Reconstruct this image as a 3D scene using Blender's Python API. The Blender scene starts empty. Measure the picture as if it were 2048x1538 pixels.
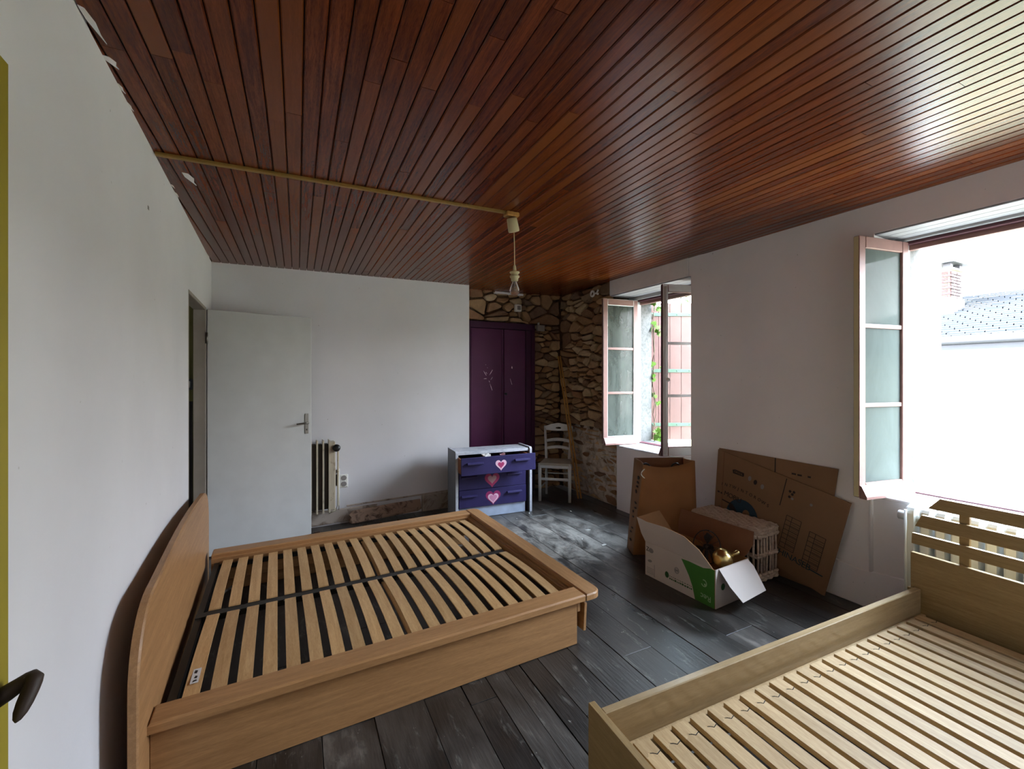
import bpy, math, random
from mathutils import Vector, Matrix
R = random.Random(7)
scn = bpy.context.scene
COL = scn.collection
pi = math.pi

# ------------------------------------------------------------------ camera, sky, exposure
cd = bpy.data.cameras.new('camera')
cam = bpy.data.objects.new('camera', cd)
COL.objects.link(cam)
cam.location = (0, 0, 1.475)
cam.rotation_euler = (math.radians(90), 0, math.radians(-26.4))
cd.sensor_width = 36.0
cd.lens = 865.0 / 2048.0 * 36.0
cd.shift_y = -14.0 / 2048.0
cd.clip_start = 0.02
cd.clip_end = 300
scn.camera = cam
world = bpy.data.worlds.new('overcast_sky')
scn.world = world
world.use_nodes = True
bg = world.node_tree.nodes['Background']
_wt = world.node_tree
_tc = _wt.nodes.new('ShaderNodeTexCoord')
_sp = _wt.nodes.new('ShaderNodeSeparateXYZ')
_rp = _wt.nodes.new('ShaderNodeValToRGB')
_rp.color_ramp.elements[0].position = 0.0
_rp.color_ramp.elements[0].color = (0.64, 0.625, 0.625, 1)
_rp.color_ramp.elements[1].position = 0.9
_rp.color_ramp.elements[1].color = (0.93, 1.21, 1.54, 1)
_wt.links.new(_tc.outputs['Generated'], _sp.inputs[0])
_wt.links.new(_sp.outputs['Z'], _rp.inputs[0])
_wt.links.new(_rp.outputs[0], bg.inputs[0])
bg.inputs[1].default_value = 12.0
vs = scn.view_settings
vs.view_transform = 'Standard'
vs.look = 'None'
vs.gamma = 1.0
vs.use_curve_mapping = False
vs.exposure = 2.1
scn.cycles.max_bounces = 12
scn.cycles.diffuse_bounces = 8
scn.cycles.transparent_max_bounces = 12
scn.cycles.sample_clamp_indirect = 20.0


def portal(name, loc, sx, sy):
    # sampling guide for the sky in a window opening (sheds no light of its own)
    l = bpy.data.lights.new(name, 'AREA')
    l.shape = 'RECTANGLE'
    l.size, l.size_y = sx, sy
    l.cycles.is_portal = True
    o = bpy.data.objects.new(name, l)
    COL.objects.link(o)
    o.location = loc
    o.rotation_euler = (0, math.radians(90), math.radians(1.5))
    # local -Z points into the room (-X)
    return o


portal('window_light', (3.62, 0.90, 1.53), 1.62, 1.0)
portal('window_light', (3.56, 3.35, 1.53), 1.62, 0.95)


# ------------------------------------------------------------------ colours and materials
def C(h, k=1.0):
    h = h.lstrip('#')
    v = [int(h[i:i + 2], 16) / 255 for i in (0, 2, 4)]
    return tuple((x / 12.92 if x <= .04045 else ((x + .055) / 1.055) ** 2.4) * k for x in v) + (1.0,)


class NT:
    def __init__(s, name):
        s.m = bpy.data.materials.new(name)
        s.m.use_nodes = True
        s.t = s.m.node_tree
        s.b = s.t.nodes['Principled BSDF']
        s.out = s.t.nodes['Material Output']

    def n(s, typ, **kw):
        nd = s.t.nodes.new(typ)
        for k, v in kw.items():
            if hasattr(nd, k):
                setattr(nd, k, v)
        return nd

    def l(s, a, b):
        s.t.links.new(a, b)

    def coords(s, scale=(1, 1, 1), rand=True, kind='Object'):
        tc = s.n('ShaderNodeTexCoord')
        mp = s.n('ShaderNodeMapping')
        mp.inputs['Scale'].default_value = scale
        if rand:
            oi = s.n('ShaderNodeObjectInfo')
            ad = s.n('ShaderNodeVectorMath', operation='MULTIPLY_ADD')
            s.l(oi.outputs['Random'], ad.inputs[0])
            ad.inputs[1].default_value = (37, 53, 29)
            s.l(tc.outputs[kind], ad.inputs[2])
            s.l(ad.outputs[0], mp.inputs['Vector'])
        else:
            s.l(tc.outputs[kind], mp.inputs['Vector'])
        return mp.outputs[0]

    def noise(s, vec, scale, detail=4, rough=.55, dist=0):
        nz = s.n('ShaderNodeTexNoise')
        s.l(vec, nz.inputs['Vector'])
        nz.inputs['Scale'].default_value = scale
        nz.inputs['Detail'].default_value = detail
        nz.inputs['Roughness'].default_value = rough
        nz.inputs['Distortion'].default_value = dist
        return nz.outputs['Fac']

    def ramp(s, fac, stops):
        r = s.n('ShaderNodeValToRGB')
        while len(r.color_ramp.elements) < len(stops):
            r.color_ramp.elements.new(.5)
        for e, (p, c) in zip(r.color_ramp.elements, stops):
            e.position = p
            e.color = c if len(c) == 4 else tuple(c) + (1,)
        s.l(fac, r.inputs[0])
        return r.outputs['Color']

    def mix(s, fac, a, b, mode='MIX'):
        m = s.n('ShaderNodeMix', data_type='RGBA', blend_type=mode)
        for i, v in ((0, fac), (6, a), (7, b)):
            if isinstance(v, (int, float)):
                m.inputs[i].default_value = v
            elif isinstance(v, tuple):
                m.inputs[i].default_value = v
            else:
                s.l(v, m.inputs[i])
        return m.outputs[2]

    def bump(s, h, strength=.3, dist=.01):
        b = s.n('ShaderNodeBump')
        b.inputs['Strength'].default_value = strength
        b.inputs['Distance'].default_value = dist
        s.l(h, b.inputs['Height'])
        s.l(b.outputs[0], s.b.inputs['Normal'])

    def fin(s, col, rough=.6, metal=0, spec=.5):
        if isinstance(col, tuple):
            s.b.inputs['Base Color'].default_value = col
        else:
            s.l(col, s.b.inputs['Base Color'])
        if isinstance(rough, (int, float)):
            s.b.inputs['Roughness'].default_value = rough
        else:
            s.l(rough, s.b.inputs['Roughness'])
        s.b.inputs['Metallic'].default_value = metal
        s.b.inputs['Specular IOR Level'].default_value = spec
        return s.m


def paint(name, col, rough=.6, var=.12, scale=6, bump=.06, spec=.4, bscale=60, metal=0):
    t = NT(name)
    v = t.coords()
    nz = t.noise(v, scale, 5)
    dark = tuple(c * (1 - var) for c in col[:3]) + (1,)
    lite = tuple(min(1, c * (1 + var * .6)) for c in col[:3]) + (1,)
    c = t.ramp(nz, [(.3, dark), (.7, lite)])
    if bump:
        t.bump(t.noise(v, bscale, 3), bump, .004)
    return t.fin(c, rough, metal, spec)


def wood(name, c1, c2, axis=0, scale=4.0, stretch=14.0, rough=.5, rnd=.25, bump=.08, spec=.4, c3=None, coat=0):
    t = NT(name)
    sc = [stretch] * 3
    sc[axis] = 1.0
    v = t.coords(tuple(sc))
    nz = t.noise(v, scale, 6, .6, .6)
    c = t.ramp(nz, [(.3, c1), (.55, tuple((a + b) / 2 for a, b in zip(c1, c2))), (.72, c2)])
    fine = t.noise(v, scale * 9, 3, .6)
    c = t.mix(.35, c, t.ramp(fine, [(.35, c1), (.65, c2)]))
    if c3:
        oi = t.n('ShaderNodeObjectInfo')
        c = t.mix(t.ramp(oi.outputs['Random'], [(.45, (0, 0, 0, 1)), (1, (1, 1, 1, 1))]), c, c3)
    if rnd:
        oi = t.n('ShaderNodeObjectInfo')
        hs = t.n('ShaderNodeHueSaturation')
        mr = t.n('ShaderNodeMapRange')
        mr.inputs[3].default_value = 1 - rnd
        mr.inputs[4].default_value = 1 + rnd
        t.l(oi.outputs['Random'], mr.inputs[0])
        t.l(mr.outputs[0], hs.inputs['Value'])
        t.l(c, hs.inputs['Color'])
        c = hs.outputs[0]
    if bump:
        t.bump(fine, bump, .003)
    return t.fin(c, rough, 0, spec)


def plain(name, col, rough=.5, metal=0, spec=.5):
    t = NT(name)
    v = t.coords()
    nz = t.noise(v, 25, 3)
    return t.fin(t.mix(nz, tuple(c * .88 for c in col[:3]) + (1,), tuple(min(1, c * 1.08) for c in col[:3]) + (1,)), rough, metal, spec)


def wall_paint(name, base, speck=True):
    t = NT(name)
    v = t.coords(rand=False)
    big = t.noise(v, 1.6, 5)
    c = t.ramp(big, [(.3, tuple(x * .92 for x in base[:3]) + (1,)), (.7, base)])
    if speck:
        sp = t.noise(v, 26, 2)
        c = t.mix(t.ramp(sp, [(.74, (0, 0, 0, 1)), (.78, (.5, .5, .5, 1))]), c, C('8a8078'))
    t.bump(t.noise(v, 90, 4), .10, .004)
    return t.fin(c, .85, 0, .25)


def glass_mat(name, dirt_col, dirt_lo, dirt_hi, scale=7, tint=(.95, .98, .96, 1)):
    t = NT(name)
    v = t.coords((1, 1, .45))
    nz = t.noise(v, scale, 6, .6, 1.2)
    fac = t.ramp(nz, [(.35, (dirt_lo,) * 3 + (1,)), (.68, (dirt_hi,) * 3 + (1,))])
    tr = t.n('ShaderNodeBsdfTransparent')
    tr.inputs[0].default_value = tint
    gl = t.n('ShaderNodeBsdfGlossy')
    gl.inputs['Roughness'].default_value = .05
    ms = t.n('ShaderNodeMixShader')
    fr = t.n('ShaderNodeFresnel')
    fr.inputs[0].default_value = 1.25
    t.l(fr.outputs[0], ms.inputs[0])
    t.l(tr.outputs[0], ms.inputs[1])
    t.l(gl.outputs[0], ms.inputs[2])
    df = t.n('ShaderNodeBsdfDiffuse')
    df.inputs[0].default_value = dirt_col
    tl = t.n('ShaderNodeBsdfTranslucent')
    tl.inputs[0].default_value = dirt_col
    m2 = t.n('ShaderNodeMixShader')
    m2.inputs[0].default_value = .5
    t.l(df.outputs[0], m2.inputs[1])
    t.l(tl.outputs[0], m2.inputs[2])
    m3 = t.n('ShaderNodeMixShader')
    t.l(fac, m3.inputs[0])
    t.l(ms.outputs[0], m3.inputs[1])
    t.l(m2.outputs[0], m3.inputs[2])
    t.l(m3.outputs[0], t.out.inputs[0])
    return t.m


def floor_mat():
    t = NT('old_floor_paint')
    v = t.coords((1, .35, 1))
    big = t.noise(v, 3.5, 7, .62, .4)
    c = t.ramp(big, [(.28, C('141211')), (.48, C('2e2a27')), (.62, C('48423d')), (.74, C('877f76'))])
    v2 = t.coords((1, 1, 1))
    wear = t.noise(t.coords((1, .3, 1)), 17, 7, .72, .5)
    c = t.mix(t.ramp(wear, [(.58, (0, 0, 0, 1)), (.70, (.6, .6, .6, 1))]), c, C('8b8880'))
    fl = t.noise(t.coords((1, .55, 1)), 55, 5, .65)
    c = t.mix(t.ramp(fl, [(.69, (0, 0, 0, 1)), (.73, (.8, .8, .8, 1))]), c, C('b4b1a8'))
    br = t.noise(v2, 5, 4)
    c = t.mix(t.ramp(br, [(.6, (0, 0, 0, 1)), (.8, (.5, .5, .5, 1))]), c, C('3a2f26'))
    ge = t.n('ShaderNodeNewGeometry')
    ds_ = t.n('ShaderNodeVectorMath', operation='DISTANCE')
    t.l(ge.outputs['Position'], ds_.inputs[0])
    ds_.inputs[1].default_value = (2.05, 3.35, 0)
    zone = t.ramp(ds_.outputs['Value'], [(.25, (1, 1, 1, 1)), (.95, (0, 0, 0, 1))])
    worn_glare = t.noise(t.coords((1, .5, 1)), 6, 7, .7, .6)
    c = t.mix(t.mix(1.0, zone, t.ramp(worn_glare, [(.40, (0, 0, 0, 1)), (.60, (.9, .9, .9, 1))]), 'MULTIPLY'), c, C('a09a91'))  # pale scuffs, plus the window's reflection painted into the plank colour here
    t.bump(t.noise(t.coords((9, .8, 4)), 9, 6), .25, .006)
    rr = t.ramp(big, [(.3, (.27,) * 3 + (1,)), (.7, (.50,) * 3 + (1,))])
    return t.fin(c, rr, 0, .7)


def stone_mat():
    t = NT('rubble_stone')
    v = t.coords()
    oi = t.n('ShaderNodeObjectInfo')
    base = t.ramp(oi.outputs['Random'], [(0, C('94724f', 1.3)), (.2, C('b58f67', 1.3)), (.4, C('c7a57c', 1.3)), (.55, C('9c7555', 1.3)), (.7, C('7d6553', 1.3)), (.85, C('ccb48c', 1.3)), (1, C('ab8864', 1.3))])
    nz = t.noise(v, 9, 8, .65, .5)
    c = t.mix(t.ramp(nz, [(.3, (0, 0, 0, 1)), (.7, (1, 1, 1, 1))]), t.mix(.35, base, C('4a3929')), base)
    n2 = t.noise(v, 30, 5)
    c = t.mix(t.ramp(n2, [(.6, (0, 0, 0, 1)), (.75, (.55, .55, .55, 1))]), c, C('b29c76'))
    t.bump(t.noise(v, 20, 9, .75), .9, .03)
    return t.fin(c, .92, 0, .2)


def stain_mat(name, base, stain, lo=.5, hi=.68, scale=9, rough=.8):
    t = NT(name)
    v = t.coords()
    nz = t.noise(v, scale, 7, .65, .7)
    c = t.mix(t.ramp(nz, [(lo, (0, 0, 0, 1)), (hi, (1, 1, 1, 1))]), base, stain)
    t.bump(nz, .2, .006)
    return t.fin(c, rough, 0, .3)


MT = {}
MT['wall'] = wall_paint('white_wall_paint', C('e4e2e4'))
MT['wall_r'] = wall_paint('white_plaster', C('f1ebea'))
MT['trimw'] = paint('white_gloss_trim', C('e9e6e3'), .45, .06, 8)
MT['board'] = wood('varnished_ceiling_wood', C('3c1207'), C('86401d'), 1, 5, 16, .22, .27, .10, .26, c3=C('6a3818'))
MT['groove'] = plain('dark_groove', C('1c0d08'), .9)
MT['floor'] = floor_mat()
MT['gap'] = plain('dark_gap', C('0d0b0a'), .95)
MT['stone'] = stone_mat()
MT['mortar'] = stain_mat('brown_earth_mortar', C('6a523a'), C('2c2016'), .45, .65, 8, .95)
MT['mortarw'] = stain_mat('pale_lime_mortar', C('c6b8a6'), C('85735e'), .45, .7, 10, .95)
MT['beech'] = wood('beech_veneer', C('8f6640'), C('bb8d5e'), 0, 3, 18, .42, .05, .04)
MT['beechy'] = wood('beech_veneer_cross', C('8f6640'), C('bb8d5e'), 1, 3, 18, .42, .05, .04)
MT['birch'] = wood('birch_slat', C('a9804f'), C('d3ad7c'), 1, 4, 14, .5, .14, .05)
MT['birch2'] = wood('pale_birch_slat', C('a3855c'), C('cbb086'), 1, 4, 14, .58, .09, .05, .3)
MT['oak'] = wood('pale_oak_veneer', C('8d7652'), C('b39b76'), 0, 4, 16, .28, .04, .03, .6)
MT['oaky'] = wood('pale_oak_veneer_cross', C('83693f'), C('a88d62'), 1, 4, 16, .45, .04, .04)
MT['blackm'] = plain('black_steel', C('26231f'), .5, 0, .4)
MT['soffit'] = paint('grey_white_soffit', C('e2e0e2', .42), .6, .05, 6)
MT['framew'] = paint('darkened_white_frame', C('e0e0dc', .5), .55, .08, 8)  # frame white darkened in its colour so the window light doesn't blow out
MT['doorp'] = paint('grey_white_door_paint', C('c6c6c4'), .5, .05, 6)
MT['pink'] = paint('pink_window_paint', C('dba396', .32), .5, .12, 12, .1)
MT['pinksh'] = paint('faded_pink_shutter', C('d09183', .14), .75, .16, 9, .1)
MT['greenm'] = paint('green_strap_paint', C('7fb08a', .15), .6, .12, 10)
MT['wine'] = paint('dark_red_edge_paint', C('4a2028'), .55, .1, 10)
MT['purple'] = paint('purple_paint', C('50103f'), .5, .12, 3, .05, .3)
MT['purpled'] = paint('dark_purple_paint', C('3c0e30'), .55, .12, 3, .05, .3)
MT['indigo'] = paint('indigo_paint', C('2e2759'), .5, .15, 12, .08)
MT['indigod'] = plain('dark_carcass', C('17141f'), .8)
MT['dresserw'] = stain_mat('brushed_white_paint', C('c9cbd2'), C('9aa0ab'), .45, .75, 14, .5)
MT['dresserg'] = paint('grey_side_paint', C('7c8087'), .6, .1, 8)
MT['dplinth'] = paint('pale_blue_plinth', C('b3c0d6'), .6, .14, 10)
MT['drawerwood'] = wood('drawer_side_wood', C('7a4526'), C('a4663c'), 1, 5, 14, .55, .1)
MT['hpinkl'] = plain('heart_pale_pink', C('efc6da'), .5)
MT['hred'] = plain('heart_crimson', C('b3386a'), .5)
MT['hmag'] = plain('heart_magenta', C('9c2a66'), .5)
MT['hrose'] = plain('heart_rose', C('d990b4'), .5)
MT['hbeige'] = plain('heart_dusty_pink', C('c29aa0'), .5)
MT['chair'] = paint('white_chair_paint', C('c4c1ba'), .5, .1, 20, .05)
MT['seat'] = wood('woven_seat_straw', C('8d8372'), C('b5aa96'), 0, 20, 6, .8, 0, .3)
MT['lath'] = wood('yellow_pine', C('9a6a2c'), C('c6924a'), 2, 5, 16, .6, .1)
MT['kraft'] = paint('kraft_paper', C('98663c'), .8, .1, 5, .08)
MT['kraftd'] = paint('kraft_paper_inside', C('7a4f35'), .85, .12, 5, .08)
MT['card'] = paint('corrugated_cardboard', C('87664a'), .85, .08, 4, .06)
MT['cardin'] = paint('cardboard_inside', C('9a6f48'), .85, .1, 6, .08)
MT['boxw'] = paint('white_coated_card', C('cdbfb6'), .7, .05, 4, .04)
MT['boxg'] = paint('green_print', C('3f7a2c'), .6, .06, 8, 0)
MT['ink'] = plain('black_print', C('2a211c'), .8)
MT['inkg'] = plain('grey_print', C('8a8480'), .8)
MT['inkgreen'] = plain('dark_green_print', C('2f5a2c'), .8)
MT['inkl'] = plain('pale_green_print', C('a9c79a'), .7)
MT['teal'] = plain('teal_print', C('263b40'), .8)
MT['blue'] = plain('blue_print', C('1f3a4a'), .8)
MT['wicker'] = stain_mat('whitewashed_wicker', C('c2ab96'), C('8d7260'), .5, .75, 30, .8)
MT['brass'] = plain('brass', C('dcc283'), .25, 1.0)
MT['darkobj'] = plain('dark_plastic', C('1b1715'), .4)
MT['steel'] = plain('brushed_steel', C('8d8880'), .35, .9)
MT['iron'] = stain_mat('old_dark_iron', C('3b302a'), C('8a8378'), .62, .66, 18, .55)
MT['yellow'] = paint('yellow_door_paint', C('9c8c2c'), .6, .1, 4)
MT['radw'] = stain_mat('aged_radiator_enamel', C('b9ae98'), C('6b5338'), .58, .75, 8, .45)
MT['radd'] = plain('dark_radiator_recess', C('3a322b'), .7)
MT['radwhite'] = paint('white_radiator_enamel', C('d9dbd8'), .4, .05, 6)
MT['black'] = plain('black_knob', C('141313'), .35)
MT['plastw'] = plain('white_plastic', C('f0eee6'), .4)
MT['cream'] = paint('cream_plastic', C('c9be93'), .4, .05, 10, 0)
MT['trunk'] = paint('ochre_cable_cover', C('8a6a30'), .6, .1, 12, 0)
MT['base'] = stain_mat('dirty_white_baseboard', C('b9aca0'), C('6f5844'), .52, .7, 7, .8)
MT['baseb'] = stain_mat('mouldy_broken_board', C('9a7f6c'), C('38261c'), .5, .66, 11, .85)
MT['rubble'] = stain_mat('brown_rubble_floor', C('4d3527'), C('2a1d16'), .4, .7, 12, .95)
MT['hally'] = paint('ochre_hall_wall', C('6a6434'), .8, .1, 3)
MT['halld'] = paint('brown_hall_dado', C('231c17'), .7, .1, 3)
MT['jamb'] = paint('beige_door_jamb', C('9a9084'), .6, .1, 6)
MT['render'] = stain_mat('granite_jamb', C('b9b7b0', .19), C('8c8a84', .19), .45, .7, 28, .9)
MT['leaf'] = paint('vine_leaf', C('8fc23a', .3), .6, .2, 20, 0)
MT['stem'] = plain('vine_stem', C('4a3a28'), .8)
MT['housew'] = paint('cream_house_render', C('a19e84'), .9, .04, 2, 0)
MT['slate'] = wood('slate_tiles', (.0045, .006, .0085, 1), (.008, .010, .013, 1), 1, 6, 3, .6, .1, .05)
MT['brick'] = wood('red_brick', (.026, .012, .010, 1), (.040, .020, .017, 1), 1, 8, 2, .85, .15, .05)
MT['gutter'] = plain('zinc_gutter', (.009, .011, .015, 1), .5)
MT['ground'] = paint('courtyard_ground', C('6f6c62'), .95, .1, 1, 0)
MT['tree'] = paint('far_conifer', (.03, .045, .045, 1), .9, .2, 3, 0)
MT['glassold'] = glass_mat('grimy_glass', C('b9c2b6', .36), .42, .82, 5, (.75, .8, .77, 1))
MT['glass2'] = glass_mat('milky_glass', C('c4d2ca', .36), .72, .92, 4, (.72, .8, .75, 1))
MT['glassc'] = glass_mat('clear_glass', C('e8e6e2', .3), .02, .12, 5)
MT['paper'] = plain('white_paper', C('d8d5d2'), .8)
MT['flake'] = plain('plaster_flake', C('c4c1b8'), .9)


def bulb_mat():
    t = NT('bulb_glass')
    t.b.inputs['Base Color'].default_value = (.95, .93, .88, 1)
    t.b.inputs['Roughness'].default_value = .05
    t.b.inputs['Transmission Weight'].default_value = .92
    t.b.inputs['IOR'].default_value = 1.15
    nz = t.noise(t.coords(), 12, 2)
    t.l(t.ramp(nz, [(.3, (.02,) * 3 + (1,)), (.7, (.10,) * 3 + (1,))]), t.b.inputs['Roughness'])
    return t.m


MT['bulb'] = bulb_mat()


# ------------------------------------------------------------------ mesh helpers
class MB:
    def __init__(s):
        s.v, s.f, s.mi, s.sm = [], [], [], []

    def add(s, vs_, fs, mi=0, smooth=False):
        o = len(s.v)
        s.v += [tuple(p) for p in vs_]
        for f in fs:
            s.f.append(tuple(i + o for i in f))
            s.mi.append(mi)
            s.sm.append(smooth)
        return s

    def box(s, x0, x1, y0, y1, z0, z1, mi=0, bev=0, M=None):
        if bev <= 0:
            vs_ = [(x, y, z) for x in (x0, x1) for y in (y0, y1) for z in (z0, z1)]
            fs = [(0, 1, 3, 2), (4, 6, 7, 5), (0, 4, 5, 1), (2, 3, 7, 6), (0, 2, 6, 4), (1, 5, 7, 3)]
        else:
            b = min(bev, (x1 - x0) * .45, (y1 - y0) * .45, (z1 - z0) * .45)
            vs_, idx = [], {}
            for i, (X, sx) in enumerate(((x0, 1), (x1, -1))):
                for j, (Y, sy) in enumerate(((y0, 1), (y1, -1))):
                    for k, (Z, sz) in enumerate(((z0, 1), (z1, -1))):
                        for a in range(3):
                            idx[i, j, k, a] = len(vs_)
                            vs_.append((X + (0 if a == 0 else b * sx), Y + (0 if a == 1 else b * sy), Z + (0 if a == 2 else b * sz)))
            g = lambda i, j, k, a: idx[i, j, k, a]
            fs = []
            for i in (0, 1):
                q = [g(i, 0, 0, 0), g(i, 1, 0, 0), g(i, 1, 1, 0), g(i, 0, 1, 0)]
                fs.append(q if i else q[::-1])
                q = [g(0, i, 0, 1), g(0, i, 1, 1), g(1, i, 1, 1), g(1, i, 0, 1)]
                fs.append(q if i else q[::-1])
                q = [g(0, 0, i, 2), g(1, 0, i, 2), g(1, 1, i, 2), g(0, 1, i, 2)]
                fs.append(q if i else q[::-1])
            for i in (0, 1):
                for j in (0, 1):
                    q = [g(i, j, 0, 0), g(i, j, 1, 0), g(i, j, 1, 1), g(i, j, 0, 1)]
                    fs.append(q if (i ^ j) else q[::-1])
                    q = [g(i, 0, j, 0), g(i, 1, j, 0), g(i, 1, j, 2), g(i, 0, j, 2)]
                    fs.append(q[::-1] if (i ^ j) else q)
                    q = [g(0, i, j, 1), g(1, i, j, 1), g(1, i, j, 2), g(0, i, j, 2)]
                    fs.append(q if (i ^ j) else q[::-1])
            for i in (0, 1):
                for j in (0, 1):
                    for k in (0, 1):
                        q = [g(i, j, k, 0), g(i, j, k, 1), g(i, j, k, 2)]
                        fs.append(q if (i + j + k) % 2 else q[::-1])
        if M is not None:
            vs_ = [tuple(M @ Vector(p)) for p in vs_]
        return s.add(vs_, fs, mi)

    def tube(s, pts, r, n=10, mi=0, smooth=True, squash=1.0):
        pts = [Vector(p) for p in pts]
        rs = r if isinstance(r, (list, tuple)) else [r] * len(pts)
        vs_, fs = [], []
        up = Vector((0, 0, 1))
        for i, p in enumerate(pts):
            d = (pts[min(i + 1, len(pts) - 1)] - pts[max(i - 1, 0)]).normalized()
            a = d.cross(up)
            if a.length < .05:
                a = d.cross(Vector((1, 0, 0)))
            a.normalize()
            b = a.cross(d)
            for k in range(n):
                t = 2 * pi * k / n
                vs_.append(p + (a * math.cos(t) * squash + b * math.sin(t)) * rs[i])
        for i in range(len(pts) - 1):
            for k in range(n):
                fs.append((i * n + k, i * n + (k + 1) % n, (i + 1) * n + (k + 1) % n, (i + 1) * n + k))
        s.add(vs_, fs, mi, smooth)
        o = [tuple(range(n))[::-1], tuple(range((len(pts) - 1) * n, len(pts) * n))]
        return s.add(vs_, o, mi) if False else s._caps(len(s.v) - len(vs_), o, mi)

    def _caps(s, off, fs, mi):
        for f in fs:
            s.f.append(tuple(i + off for i in f))
            s.mi.append(mi)
            s.sm.append(False)
        return s

    def lathe(s, prof, n=20, M=Matrix(), mi=0, smooth=True):
        vs_, fs = [], []
        for r, z in prof:
            for k in range(n):
                t = 2 * pi * k / n
                vs_.append(M @ Vector((r * math.cos(t), r * math.sin(t), z)))
        for i in range(len(prof) - 1):
            for k in range(n):
                fs.append((i * n + k, i * n + (k + 1) % n, (i + 1) * n + (k + 1) % n, (i + 1) * n + k))
        return s.add(vs_, fs, mi, smooth)

    def slab(s, poly, h0, h1, ins=0.0, fn=None, mi=0, jit=0.0, drop=None, xonly=False):
        """polygon extruded from h0 to h1, its h1 side drawn in by ins (a chamfered edge)"""
        fn = fn or (lambda u, v, w: (u, v, w))
        n = len(poly)
        c = (sum(p[0] for p in poly) / n, sum(p[1] for p in poly) / n)
        dr = drop if drop is not None else ins
        rings = [(poly, h0)]
        if ins > 0:
            rings.append((poly, h1 - dr * (1 if h1 > h0 else -1)))
            hx_ = max(abs(p[0] - c[0]) for p in poly)
            rings.append(([(c[0] + (p[0] - c[0]) * (1 - ins / hx_), p[1]) for p in poly] if xonly else inset(poly, ins), h1))
        else:
            rings.append((poly, h1))
        vs_, fs = [], []
        for ri, (pl, h) in enumerate(rings):
            for p in pl:
                j = jit if ri else 0
                vs_.append(fn(p[0] + R.uniform(-j, j), p[1] + R.uniform(-j, j), h + R.uniform(-j, j)))
        for i in range(len(rings) - 1):
            for k in range(n):
                fs.append((i * n + k, i * n + (k + 1) % n, (i + 1) * n + (k + 1) % n, (i + 1) * n + k))
        fs.append(tuple(range((len(rings) - 1) * n, len(rings) * n)))
        fs.append(tuple(range(n))[::-1])
        return s.add(vs_, fs, mi)

    def mesh(s, name, mats):
        me = bpy.data.meshes.new(name)
        me.from_pydata(s.v, [], s.f)
        for m in (mats if isinstance(mats, (list, tuple)) else [mats]):
            me.materials.append(MT[m] if isinstance(m, str) else m)
        me.polygons.foreach_set('material_index', s.mi)
        me.polygons.foreach_set('use_smooth', s.sm)
        me.update()
        import bmesh
        b = bmesh.new()
        b.from_mesh(me)
        bmesh.ops.recalc_face_normals(b, faces=b.faces)
        b.to_mesh(me)
        b.free()
        return me

    def build(s, name, mats, parent=None, loc=None, rot=None):
        return put(name, s.mesh(name, mats), parent, loc, rot)


def put(name, me, parent=None, loc=None, rot=None):
    o = bpy.data.objects.new(name, me)
    COL.objects.link(o)
    if parent is not None:
        o.parent = parent
    if loc is not None:
        o.location = loc
    if rot is not None:
        o.rotation_euler = rot
    return o


def inset(poly, d):
    n = len(poly)
    area = sum(poly[i][0] * poly[(i + 1) % n][1] - poly[(i + 1) % n][0] * poly[i][1] for i in range(n))
    sg = 1 if area > 0 else -1
    out = []
    c = (sum(p[0] for p in poly) / n, sum(p[1] for p in poly) / n)
    for i in range(n):
        p0, p1, p2 = poly[i - 1], poly[i], poly[(i + 1) % n]
        def nrm(a, b):
            dx, dy = b[0] - a[0], b[1] - a[1]
            L = math.hypot(dx, dy) or 1e-9
            return (-dy / L * sg, dx / L * sg)
        n1, n2 = nrm(p0, p1), nrm(p1, p2)
        bx, by = n1[0] + n2[0], n1[1] + n2[1]
        L = math.hypot(bx, by) or 1e-9
        bx, by = bx / L, by / L
        k = d / max(.45, bx * n1[0] + by * n1[1])
        q = (p1[0] + bx * k, p1[1] + by * k)
        # never cross the centre
        if (q[0] - c[0]) * (p1[0] - c[0]) + (q[1] - c[1]) * (p1[1] - c[1]) < 0:
            q = (c[0] * .8 + p1[0] * .2, c[1] * .8 + p1[1] * .2)
        out.append(q)
    return out


def clip(poly, a, b, c):
    """keep a*x + b*y <= c"""
    out = []
    for i in range(len(poly)):
        p, q = poly[i], poly[(i + 1) % len(poly)]
        dp, dq = a * p[0] + b * p[1] - c, a * q[0] + b * q[1] - c
        if dp <= 0:
            out.append(p)
        if (dp < 0) != (dq < 0) and abs(dp - dq) > 1e-12:
            t = dp / (dp - dq)
            out.append((p[0] + (q[0] - p[0]) * t, p[1] + (q[1] - p[1]) * t))
    return out


def empty(name, loc=(0, 0, 0), rz=0.0, rot=None):
    o = bpy.data.objects.new(name, None)
    o.empty_display_size = .1
    COL.objects.link(o)
    o.location = loc
    o.rotation_euler = rot if rot else (0, 0, rz)
    return o


def thing(o, label, cat, group=None):
    o['label'] = label
    o['category'] = cat
    if group:
        o['group'] = group
    return o


def struct(o):
    o['kind'] = 'structure'
    return o


def text_mesh(body, size, name, mat, parent, M, shear=0.0, spacing=1.0, thick=.0006):
    cu = bpy.data.curves.new(name, 'FONT')
    cu.body = body
    cu.size = size
    cu.shear = shear
    cu.space_character = spacing
    cu.extrude = thick
    cu.align_x = 'CENTER'
    cu.align_y = 'CENTER'
    cu.resolution_u = 3
    t = bpy.data.objects.new(name, cu)
    COL.objects.link(t)
    dg = bpy.context.evaluated_depsgraph_get()
    dg.update()
    me = bpy.data.meshes.new_from_object(t.evaluated_get(dg))
    bpy.data.objects.remove(t)
    bpy.data.curves.remove(cu)
    me.transform(M)
    me.materials.clear()
    me.materials.append(MT[mat])
    return put(name, me, parent)


def rect(x0, x1, y0, y1):
    return [(x0, y0), (x1, y0), (x1, y1), (x0, y1)]


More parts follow.
